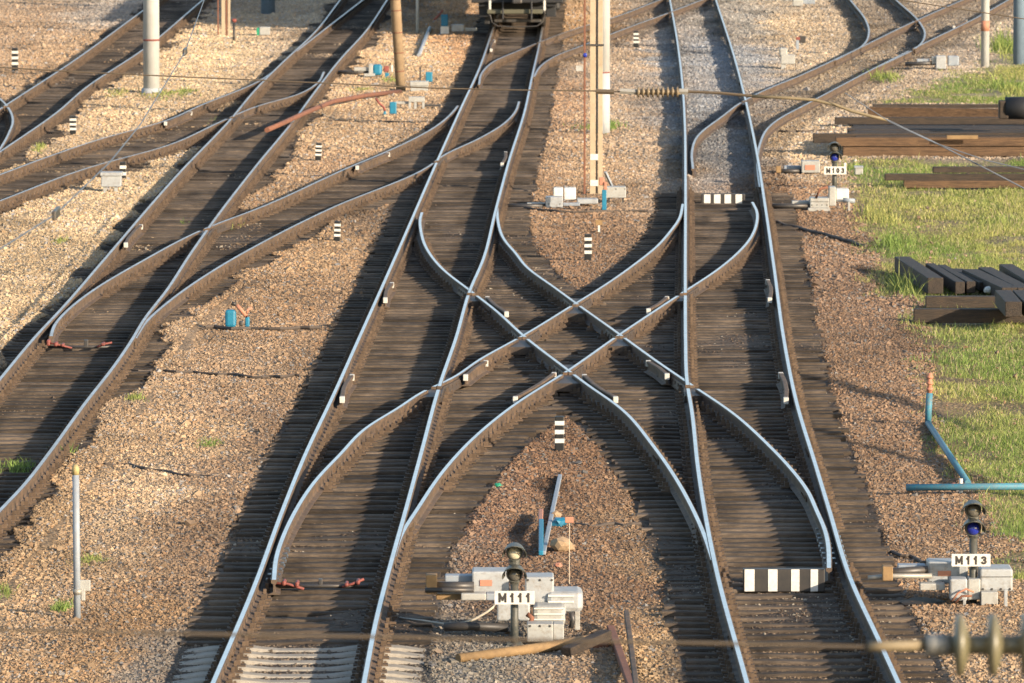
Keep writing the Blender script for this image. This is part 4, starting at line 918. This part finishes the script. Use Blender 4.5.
t, Y = machine('small pale metal box with green side below the fat blue grey pole', 265, 36, 'trackside cabinets', 'cabinet', 'cabinet')
pb(t, 'body', 'pale_paint', 259.5, 270, 27, 35, Y, .3, 0, .015); pb(t, 'side_panel', 'green_plastic', 256.5, 259.5, 28, 35.5, Y, .3, .02, .01)
t, Y = machine('pale grey machine box at the top edge of the photo near the hooked curve', 793, 8)
pb(t, 'motor_housing', 'pale_paint', 793, 803, -2, 6, Y, .35, 0, .02); pb(t, 'push_rod_cover', 'grey_blue', 803, 815, 0, 4, Y, .2, .1)
t, Y = machine('pale box half buried in the grass behind the M103 plate', 860, 175, 'trackside cabinets', 'cabinet', 'cabinet')
pb(t, 'body', 'pale_paint', 855, 863, 168, 175, Y, .3, 0, .02); pb(t, 'lid', 'grey_paint', 854.5, 863.5, 166.5, 168.2, Y, .34, -.02, .004)
# blue lever box, centre left
t, Y = machine('bright blue lever box with a red handle in the tan ballast', 231, 328, None, 'lever box', 'lever_box')
pb(t, 'box', 'blue', 225, 236, 310, 327.5, Y, .16, 0, .045); pb(t, 'post', 'blue', 245, 249.5, 317, 327, Y, .08, 0, .02); rod(t, 'handle', 'orange', [(236.5, 305), (241, 310), (246, 316)], Y, .035); rod(t, 'handle', 'orange', [(246, 317), (248, 310), (252, 307.5)], Y, .025); rod(t, 'grip', 'black', [(231.5, 303), (236, 304.5)], Y, .035)
pb(t, 'weight', 'dark_metal', 239, 243, 321, 326, Y, .1, .02, .02)
# ------------------------------------------------------------------ red switch clamps
def clamp(label, xs0, y, xs1, parts, rods):
    p = at((xs0+xs1)/2, y, -0.15); t = thing('switch_clamp', label, 'switch clamp', p, 'red switch clamps'); Y = p.y
    G().tube([at(xs0, y, -.15), at(xs1, y, -.15)], .025, 8).build('tie_bar', 'dark_metal', t)
    for a, b, y0, y1 in parts: pb(t, 'red_clamp', 'red', a, b, y0, y1, Y, .25, -.1, .02)
    for rd in rods: rod(t, 'red_rod', 'red', rd, Y-.06, .016)
    pb(t, 'centre_lug', 'dark_metal', (xs0+xs1)/2-2, (xs0+xs1)/2+2, y-7, y, Y, .08, -.02, .01)
clamp('red painted switch clamp across the left track where the blade ends', 48, 347, 124, [(46.5, 50, 340, 346), (54, 57.5, 342.5, 346.5), (61, 64, 344, 347), (101, 105, 343, 346)], [[(50, 343), (57, 344.5), (72, 348)], [(97, 347), (104, 344), (112, 342.5)]])
clamp('red painted switch clamp across the middle track near the front', 273, 586, 368, [(272, 276.5, 579, 585), (282, 286, 581, 586), (295, 299, 582, 587.5), (344.5, 348.5, 583, 587), (356, 360, 580.5, 585)], [[(273, 583), (288, 584), (304, 589)], [(342, 587), (352, 584), (364, 579)]])
# ------------------------------------------------------------------ striped boards
def striped_board(label, x0, x1, y0, y1, stripes):
    p = at((x0+x1)/2, y1, -.22); t = thing('striped_board', label, 'marker board', p, 'striped marker boards'); Y = p.y
    pb(t, 'board', 'black', x0, x1, y0, y1, Y, .12, 0, .012)
    for a, b in stripes: pb(t, 'white_stripe', 'stripe_white', a, b, y0+.4, y1-.6, Y, .01, -.008, .002)
striped_board('black board with four white stripes across the right track near the front', 743, 825, 569, 592, [(744.5, 754.5), (768, 777.5), (791, 799.5), (810.5, 818)])
striped_board('distant black board with four white squares across the right track', 701, 745, 194, 204, [(704, 710.5), (714, 720.5), (724.5, 731), (735.5, 742)])
# ------------------------------------------------------------------ timber piles at the right
def timber(label, p0, p1, w, h, m, group='loose tarred timbers', name='timber_beam'):
    g = G(); g.bar(p0, p1, w, h, .012); d = Vector(p1)-Vector(p0); n = d.cross(Vector((0, 0, 1))).normalized()
    o = g.build(name, m); tag(o, label, 'timber beam', group); return o
def xbeam(label, x0, x1, y0, y1, ybase, m, dy=0.0, h=None, tilt=0.0, group='long timbers stacked in the upper right'):
    Y = at(900, ybase, GZ-.02).y + dy; a = ry(x0, (y0+y1)/2, Y); b = ry(min(x1, 1075), (y0+y1)/2, Y)
    s = ppm(Y); return timber(label, (a.x, Y+.12, a.z), (b.x, Y+.12+tilt, b.z), .24, (y1-y0)/s, m, group)
xbeam('orange brown long timber at the bottom of the front of the upper stack', 843, 1060, 147.2, 156.5, 157, 'pile_brown', 0)
xbeam('orange brown long timber with a pale split, second from the bottom of the upper stack', 836, 1060, 137.5, 146.4, 157, 'pile_brown', .05)
Y0 = at(900, 157, GZ-.02).y; zt = ry(900, 137, Y0).z
for k in range(15):
    Yk = Y0+.42+.31*k; x0 = ry(813 if k == 2 else random.uniform(836, 856), 137, Yk).x; x1 = ry(random.uniform(1040, 1070), 137, Yk).x; dz = random.uniform(-.03, .03) + (.05 if k == 2 else 0)
    lab = 'slim black timber that sticks out farthest left from the flat top layer of the upper stack' if k == 2 else 'dark timber lying side by side with others in the flat top layer of the upper stack'
    timber(lab, (x0, Yk, zt-.12+dz), (x1, Yk+random.uniform(-.05, .05), zt-.12+dz+random.uniform(-.03, .03)), .25, .22, 'pile_dark', 'long timbers stacked in the upper right')
xbeam('dark grey timber with a short left overhang near the back of the upper stack', 835, 1060, 117.5, 124.5, 131, 'pile_dark', 1.0)
xbeam('thin dark timber under the back of the upper stack', 848, 1060, 124.9, 129.5, 131, 'pile_dark', 1.3)
xbeam('brown timber at the far top of the upper stack, one end slightly raised', 869, 1008, 107, 120, 126, 'pile_brown', 2.2, tilt=-1.0)
xbeam('dark timber tucked behind the far top timber of the upper stack', 873, 1040, 104.5, 108, 122, 'pile_dark', 3.0)
Yp = at(900, 157, GZ).y
a, b = ry(947, 140, Yp), ry(978, 137.6, Yp); G().box((a.x, Yp+.03, a.z+.02), (b.x, Yp+.09, b.z+.05), .004).build('split_plank', 'new_wood'); tag(bpy.data.objects['split_plank'], 'pale yellow split plank lying on the orange brown timber', 'plank')
xbeam('dark long timber at the top of the low grassy stack', 933, 1060, 167, 173, 189, 'pile_dark', .5, tilt=.1, group='timbers in the low grassy stack')
xbeam('dark long timber in the middle of the low grassy stack, sticking out left', 885, 1060, 174, 180.5, 189, 'pile_dark', .25, group='timbers in the low grassy stack')
xbeam('brown long timber at the bottom of the low grassy stack', 904, 1060, 180.8, 188, 189, 'pile_brown', 0, group='timbers in the low grassy stack')
# black drum on the upper stack
p = ry(1003, 108, Yp+1.6); t = thing('cable_drum', 'black rubber roll resting on the far end of the upper stack', 'drum', p)
G().tube([(p.x+.05, p.y, p.z), (p.x+.9, p.y, p.z)], [.26, .27], 24).build('roll', 'rubber', t); G().box((p.x-.1, p.y-.2, p.z-.25), (p.x+.12, p.y+.2, p.z+.18), .03).build('chock', 'pile_dark', t)
# mid pile
hz = .26
def gbeam(label, fx, fy, bx, by, w=.25, h=.24, m='pile_dark', z0=GZ+.02):
    a = at(fx, fy, z0)+Vector((0, 0, h/2)); b = at(bx, by, z0)+Vector((0, 0, h/2))
    return timber(label, a, b, w, h, 'pile_long', 'tarred timbers in the open pile in the grass')
gbeam('thick black timber at the left of the open pile, receding from the camera', 935.5, 294, 902, 272, .28, .29)
gbeam('second receding black timber from the left of the open pile', 960, 294, 930, 275, .17, .22)
gbeam('third receding timber of the open pile, with a bluish sheen on top', 971, 293, 941.5, 276, .16, .21)
gbeam('fourth receding timber of the open pile, half hidden by weeds', 985, 291, 957, 277, .2, .16)
gbeam('broad dark timber running back from the short block at the right of the open pile', 1010, 300, 970, 281, .30, .22)
gbeam('dark timber beside the broad one in the right of the open pile', 1025, 300, 985, 279, .26, .22)
gbeam('bluish topped timber at the right edge of the open pile', 1043, 300, 1006, 277, .26, .24)
gbeam('short thick timber block tilted on the cross beams at the right edge of the open pile', 1013.5, 317, 1003, 305, .28, .26, 'pile_dark', GZ+.22)
gbeam('second timber block on the cross beams, cut off by the right edge of the photo', 1032, 317, 1020, 305, .26, .26, 'pile_dark', GZ+.22)
Yb = at(960, 322, GZ).y; s = ppm(Yb)
timber('long cross timber lying at the very front of the open pile', (ry(914, 315, Yb).x, Yb+.12, GZ+.10), (ry(1040, 315, Yb).x, Yb+.12, GZ+.10), .24, .24, 'pile_brown', 'tarred timbers in the open pile in the grass').data.materials.__setitem__(0, M['pile_dark'])
Yb = at(960, 308, GZ).y
timber('cross timber lying second from the front of the open pile, partly in shadow', (ry(926, 302, Yb).x, Yb+.12, GZ+.10), (ry(1030, 302, Yb).x, Yb+.12, GZ+.10), .24, .20, 'pile_dark', 'tarred timbers in the open pile in the grass')
p = at(989, 290, GZ+.1); tag(G().blob((p.x, p.y, p.z), (.10, .08, .07), .15).build('stone', 'white'), 'white stone lying among weeds between the tarred timbers', 'stone')
# ------------------------------------------------------------------ blue pipe barrier
p = at(928, 424, GZ); t = thing('pipe_barrier', 'blue pipe barrier with an orange tipped post at the grass edge', 'barrier', p); s = ppm(p.y); Y = p.y
G().tube([p, ry(929.5, 393, Y)], .048, 14).build('post', 'pipe_blue', t)
o_ = G().tube([ry(929.6, 394, Y), ry(930, 373, Y)], .036, 12); 
for yy in (389, 383, 377): c = ry(929.8, yy, Y); o_.tube([(c.x, Y, c.z-.02), (c.x, Y, c.z+.02)], .052, 12)
o_.build('orange_tip', 'orange', t)
b_ = at(968, 483, GZ+.1); G().tube([ry(928, 423, Y), b_], .045, 14).build('sloping_pipe', 'pipe_blue', t)
c0, c1 = at(906, 487.5, GZ+.12), at(1060, 486, GZ+.14); G().tube([c0, c1], .046, 16).build('cross_pipe', 'pipe_blue', t)
for k in (953, 1001): q_ = at(k, 486.5, GZ+.13); G().tube([q_-Vector((.03, 0, 0)), q_+Vector((.03, 0, 0))], .052, 16).build('joint', 'rust', t)
q_ = at(961, 486, GZ+.12); G().tube([q_+Vector((0, 0, -.3)), q_+Vector((0, 0, .1))], .025, 10).build('stake', 'white', t)
# ------------------------------------------------------------------ rusty pipe and loose items
def on_ground(name, label, cat, pts, r, m, z=GZ, n=10, group=None):
    o = G().tube([at(x, y, z+(zz[0] if (zz := rest) else 0)) for x, y, *rest in pts], r, n).build(name, m); return tag(o, label, cat, group)
on_ground('rusty_pipe', 'long rusty red pipe lying over the left track and ballast up to the tan pole', 'pipe', [(267, 130, .30), (282, 123.5, .32), (307, 112, .33), (333, 101.5, .25), (366, 95.5, .12), (400, 91.5, .08)], .062, 'rust', n=14)
on_ground('grey_pipe', 'grey pipe lying in a shallow trench near the locomotive', 'pipe', [(419, 55, .03), (424, 42, .05), (430, 28, .06)], .06, 'grey_blue')
p = at(548, 555, GZ); t = thing('gauge_bar', 'grey and blue measuring bar leaning in the ballast behind signal M111', 'gauge bar', p)
Y = at(543, 552, GZ).y; G().bar(at(543.5, 553, GZ+.05), at(560, 476, GZ+.05), .055, .05, .008).build('bar', 'grey_blue', t); G().bar(at(541, 553, GZ+.1), at(541.2, 521, GZ+.12), .06, .06, .01).build('blue_end', 'blue', t); G().bar(at(540.5, 521, GZ+.12), at(541, 511, GZ+.10), .06, .06, .01).build('orange_end', 'orange', t)
def rockp(label, x, y, r, m, cat='rock', name='rock'):
    p = at(x, y, GZ); return tag(G().blob((p.x, p.y, p.z+r[2]*.8), r, .22).build(name, m), label, cat)
rockp('large tan rock behind signal M111', 561, 551, (.13, .15, .10), 'rock_tan'); rockp('smaller tan rock touching the large one behind signal M111', 570, 550, (.07, .1, .05), 'rock_tan')
rockp('crumpled blue bag by the survey flag', 559, 527, (.10, .14, .07), 'blue', 'bag', 'plastic_bag'); rockp('green scrap of plastic at the left of the brown ballast patch', 498, 488, (.06, .1, .04), 'green_plastic', 'scrap', 'plastic_scrap'); rockp('orange rock left of the survey flag', 556, 519, (.07, .1, .06), 'rock_tan')
def flag(label, x, y0, y1):
    p = at(x, y1, GZ); t = thing('survey_flag', label, 'survey flag', p, 'orange survey flags'); Y = p.y
    pb(t, 'stake', 'cream_cable', x-.35, x+.35, y0, y1, Y, .008, 0, 0); pb(t, 'tape', 'orange', x-4.5, x+4, y0-3, y0+3, Y, .02, -.01, .006)
flag('thin survey stake with an orange tape beside the blue bag', 569.5, 520, 584)
rockp('flat orange tape scrap on the ballast in front of the tan rock', 558, 567, (.055, .06, .03), 'orange', 'tape', 'tape_scrap')
# wooden pole, board and scrap rails at the bottom
a, b, c = at(458, 658.5, GZ+.06), at(540, 648, GZ+.09), at(607, 637, GZ+.12)
tag(G().tube([a, b, c], [.055, .06, .06], 12).build('wooden_pole', 'new_wood'), 'peeled yellow wooden pole lying in front of signal M111', 'pole')
tag(G().bar(at(566, 652, GZ+.10), at(607, 634, GZ+.22), .14, .10, .01).build('broken_beam', 'pile_dark'), 'short dark broken beam beside the scrap rails', 'beam')
tag(G().bar(at(604, 640, GZ+.06), at(598, 647, GZ+.04), .22, .06, .01).build('wood_offcut', 'rust'), 'small rusty offcut at the end of the wooden pole', 'offcut')
tag(G().bar(at(610.5, 628, GZ+.12), at(636, 700, GZ+.10), .085, .07, .01).build('scrap_rail', 'rust'), 'left one of two scrap steel bars at the bottom of the photo, redder with rust', 'steel bar', 'scrap steel bars')
tag(G().bar(at(626.5, 613, GZ+.16), at(638, 700, GZ+.10), .06, .07, .01).build('scrap_rail', 'rail_side'), 'right one of two scrap steel bars at the bottom of the photo', 'steel bar', 'scrap steel bars')
rockp('flat piece of tarred board in front of signal M113', 922, 604, (.30, .35, .03), 'pile_dark', 'board', 'tar_board')
# timber posts and cables and dark lines on the ground
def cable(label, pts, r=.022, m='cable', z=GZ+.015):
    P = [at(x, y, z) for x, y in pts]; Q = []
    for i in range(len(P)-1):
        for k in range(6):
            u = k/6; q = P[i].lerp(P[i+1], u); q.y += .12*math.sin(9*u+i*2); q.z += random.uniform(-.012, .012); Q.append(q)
    Q.append(P[-1]); tag(G().tube(Q, r, 6).build('ground_line', m), label, 'cable', 'cables lying on the ballast')
cable('thin dark tube lying straight across the tan ballast in the left middle', [(118, 371), (160, 371), (210, 373), (262, 377), (300, 376)], .026)  # this and the next: soft dark lines drawn as plain thin tubes
cable('thin dark tube across the tan ballast between the grey blue post and the middle track', [(84, 462), (130, 466), (180, 474), (240, 480)], .026)
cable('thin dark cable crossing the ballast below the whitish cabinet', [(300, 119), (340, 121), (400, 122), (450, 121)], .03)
cable('thin dark cable crossing the brown ballast in front of the tan signal mast', [(510, 206), (560, 212), (640, 211), (684, 212)], .03)
cable('dark cable crossing the brown ballast below the survey flag', [(505, 527), (545, 524), (590, 526), (640, 524)], .03)
cable('thin dark tube in front of the blue lever box', [(205, 327), (260, 329), (320, 328)], .035)  # dark line beside the box, drawn as a plain thin tube
cable('dark cable from signal M113 toward the right rail', [(888, 552), (915, 558), (935, 566)], .025)
cable('dark cable crossing the brown ballast right of the far striped board', [(774, 222), (800, 228), (840, 238), (866, 246)], .035)
cable('thin dark cable on the ballast above the M103 signal', [(776, 131), (800, 132), (826, 130)], .03)
# ------------------------------------------------------------------ overhead wires
def insulator(t, Y, x0, x1, yc, n, dpx, neck, m, ends='galv'):
    a, b = ry(x0, yc, Y), ry(x1, yc, Y); s = ppm(Y, a.z); L_ = b.x-a.x; prof = []
    st = L_/n
    for k in range(n):
        x = k*st
        prof += [(x, neck), (x+st*.24, neck*1.1), (x+st*.30, dpx/2*.96), (x+st*.38, dpx/2), (x+st*.50, dpx/2*.97), (x+st*.62, neck*2.0), (x+st*.7, neck)]
    prof.append((L_, neck))
    return G().lathe(a, (1, 0, 0), prof, 28).build('insulator', m, t)
Yw = 80.0
p = ry(652, 92, Yw); t = thing('span_wire', 'brown overhead span wire with a ribbed tan insulator across the upper middle', 'wire', p)
def wire(t, name, pts, Y, r, m, n=6): return G().tube([ry(x, y, Y+dy) for x, y, dy in [(q + (0,))[:3] for q in pts]], r, n).build(name, m, t)
wire(t, 'wire', [(-60, 64), (80, 72), (164, 76), (300, 82), (430, 88), (520, 90), (596, 91), (626, 92)], Yw, .008, 'wire')
insulator(t, Yw, 636, 680, 92, 9, .115, .03, 'polymer'); wire(t, 'clamp', [(620, 91), (637, 92)], Yw, .032, 'galv'); wire(t, 'clamp', [(679, 91.5), (688, 91.5)], Yw, .036, 'galv')
wire(t, 'clamp', [(596, 91.5), (614, 92)], Yw, .03, 'wire')
wire(t, 'wire', [(688, 91.5), (720, 93), (764, 97)], Yw, .017, 'wire')
wire(t, 'tan_sleeve', [(752, 96), (790, 98), (815, 100), (836, 105), (852, 111), (870, 116), (888, 120)], Yw, .018, 'wire_tan', 10)
wire(t, 'wire', [(886, 120), (930, 140), (975, 163), (1060, 207)], Yw, .009, 'wire_blue'); wire(t, 'wire', [(886, 119), (935, 143), (985, 160), (1060, 178)], Yw-.1, .007, 'wire_blue'); wire(t, 'wire', [(845, 93), (890, 122), (930, 141)], Yw-.2, .006, 'wire_blue')
Yi = 30.8
p = ry(960, 645, Yi); t = thing('span_wire', 'near blurred overhead wire with large olive disc insulators along the bottom edge', 'wire', p)
wire(t, 'wire', [(-80, 628), (60, 631), (200, 634), (380, 637), (520, 640), (700, 643), (872, 647)], Yi, .0075, 'wire')
wire(t, 'clamp', [(868, 647), (884, 646), (926, 645)], Yi, .022, 'wire_tan', 10)
insulator(t, Yi, 946, 1112, 645, 5, .262, .040, 'porcelain'); wire(t, 'cap', [(926, 645), (950, 645)], Yi, .046, 'galv', 14)
# contact wire over the left tracks
def cw(x, y, z=6.1): return at(x, y, z)
P = [cw(-40, 275), cw(0, 249), cw(56, 214), cw(110, 162), cw(140, 125), cw(185, 52), cw(206, -5), cw(212, -25)]
Zc = P[1].y; t = thing('contact_wire', 'thin grey overhead contact wire with clamps above the left tracks', 'wire', P[3])
G().tube(P, .0065, 6).build('wire', 'wire_blue', t)
for x, y in ((56, 214), (185, 52)): q_ = cw(x, y); G().box(q_-Vector((.018, .3, .035)), q_+Vector((.018, .3, .045)), .01).build('clamp', 'dark_metal', t)
wire_t = thing('feeder_wire', 'thin dark feeder wire above the upper right corner', 'wire', ry(960, 10, 90)); wire(wire_t, 'wire', [(880, -3), (960, 9), (1070, 26)], 90, .007, 'wire')
# unseen tubes added in place of wires, to throw slanting shadows on the ballast
def shadow_line(label, g0, g1, H, r):
    a, b = at(*g0, GZ), at(*g1, GZ); k = (H-GZ)/math.tan(math.radians(16.0)); off = Vector((k*math.cos(math.radians(42)), -k*math.sin(math.radians(42)), H-GZ))
    d = (b-a); a2, b2 = a-d*.02, b+d*.15
    tag(G().tube([a2+off, (a2+b2)/2+off-Vector((0, 0, .1)), b2+off], r, 8).build('shadow_caster', 'wire'), label, 'cable', 'unseen tubes added to throw shadows')
shadow_line('unseen thick tube added to throw a slanting shadow, farther one', (788, 374), (955, 421), 2.4, .075)
shadow_line('unseen thick tube added to throw a slanting shadow, nearer one', (812, 430), (962, 476), 2.4, .06)
# ------------------------------------------------------------------ locomotive
p = at(518, 29, -.05); Yl = p.y-2.2; xl, xr = rx('CL', Yl), rx('CR', Yl); xc = (xl+xr)/2
hd = math.atan((rx('CL', Yl+25)+rx('CR', Yl+25)-xl-xr)/2/25)
t = thing('locomotive', 'dark locomotive front standing on the middle track at the top edge', 'locomotive', (xc, Yl, 0)); t.rotation_euler = (0, 0, 0)
sk = lambda Y: xc + (Y-Yl)*math.tan(hd)
def lbox(name, m, x0, x1, y0, y1, z0, z1, bev=.02, par=None):
    g = G(); c = sk(Yl+(y0+y1)/2); g.box((c+x0, Yl+y0, z0), (c+x1, Yl+y1, z1), bev); return g.build(name, m, par or t)
lbox('body', 'loco_green', -1.55, 1.55, 1.6, 46, 1.45, 4.7, .12); lbox('cab_front', 'loco_green', -1.5, 1.5, .7, 1.65, 1.5, 2.9, .1); lbox('windscreen', 'rubber', -1.2, 1.2, 1.56, 1.62, 3.2, 4.1, .02)
lbox('frame', 'loco', -1.4, 1.4, .6, 46, 1.05, 1.44, .04); lbox('side_skirt', 'loco', -1.30, -1.12, .7, 45, .16, 1.04, .03); lbox('buffer_beam', 'loco', -1.45, 1.45, .3, .6, .85, 1.45, .03)
lbox('beam', 'loco_buff', -.95, .80, .1, .22, .52, .66, .02); lbox('coupler', 'dark_metal', -.16, .16, -.5, .4, .86, 1.16, .05); lbox('brake_rigging', 'dark_metal', -.75, .75, 1.3, 1.4, .20, .30, .02)
hp = [(-.86, .95), (-.86, .5), (-.80, .25), (-.62, .13), (0, .10), (.62, .13), (.80, .25), (.86, .5), (.86, .95)]
G().tube([(sk(Yl+.2)+x, Yl+.2, z) for x, z in hp], .02, 10).build('guard_hoop', 'dark_metal', t)
for sd in (-1, 1):
    st = lbox('step_ladder', 'loco', sd*1.06-.16, sd*1.06+.16, .45, .6, .42, 1.3, .02); lbox('white_edge', 'white', sd*.86-.035, sd*.86+.035, .12, .16, .62, .95, .01, st); 
    for zz in (.42, .75): lbox('step', 'loco', sd*1.06-.17, sd*1.06+.17, .25, .5, zz, zz+.03, .005, st)
    lbox('brake_hose', 'rubber', sd*.45-.03, sd*.45+.03, -.1, .02, .35, .95, .02)
    for yy in (2.6, 4.8, 12.5, 14.7):
        w_ = G(); cx_ = sk(Yl+yy); w_.tube([(cx_+sd*.80-.07, Yl+yy, .525), (cx_+sd*.80+.07, Yl+yy, .525)], .525, 28); wh = w_.build('wheel', 'dark_metal', t)
        G().tube([(cx_+sd*.80+sd*.07, Yl+yy, .525), (cx_+sd*.80+sd*.12, Yl+yy, .525)], .16, 16).build('hub', 'loco', wh)
for yy in (3.7, 13.6): lbox('bogie_frame', 'loco', -1.1, 1.1, yy-2.2, yy+2.2, .45, .95, .05)
lbox('fuel_tank', 'loco', -1.3, 1.3, 6.5, 11, .35, 1.04, .1)
# ------------------------------------------------------------------ light and sky
EL, AZ = math.radians(16.0), math.radians(42.0)          # sun low, behind the camera to the right
Ld = Vector((-math.cos(AZ)*math.cos(EL), math.sin(AZ)*math.cos(EL), -math.sin(EL)))
sun = bpy.data.lights.new('sun', 'SUN'); sun.energy = 4.8; sun.angle = math.radians(0.55); sun.color = (1.0, 0.83, 0.63)
so = bpy.data.objects.new('sun', sun); so.rotation_euler = Ld.to_track_quat('-Z', 'Y').to_euler(); so.location = (60, -60, 60); COL.objects.link(so)
w = bpy.data.worlds.new('World'); scene.world = w; w.use_nodes = True; nt = w.node_tree
bg = nt.nodes['Background']; sky = nt.nodes.new('ShaderNodeTexSky'); sky.sky_type = 'NISHITA'; sky.sun_disc = False
sky.sun_elevation = EL; sky.sun_rotation = math.atan2(-Ld.x, -Ld.y); sky.air_density = 1.0; sky.dust_density = 1.0
nt.links.new(sky.outputs[0], bg.inputs[0]); bg.inputs[1].default_value = 0.15
scene.render.engine = 'CYCLES'
scene.cycles.use_denoising = True
scene.cycles.max_bounces = 4; scene.cycles.diffuse_bounces = 2; scene.cycles.glossy_bounces = 2; scene.cycles.transmission_bounces = 2
scene.view_settings.view_transform = 'Standard'; scene.view_settings.look = 'None'; scene.view_settings.gamma = 1.0
scene.view_settings.exposure = 0.95
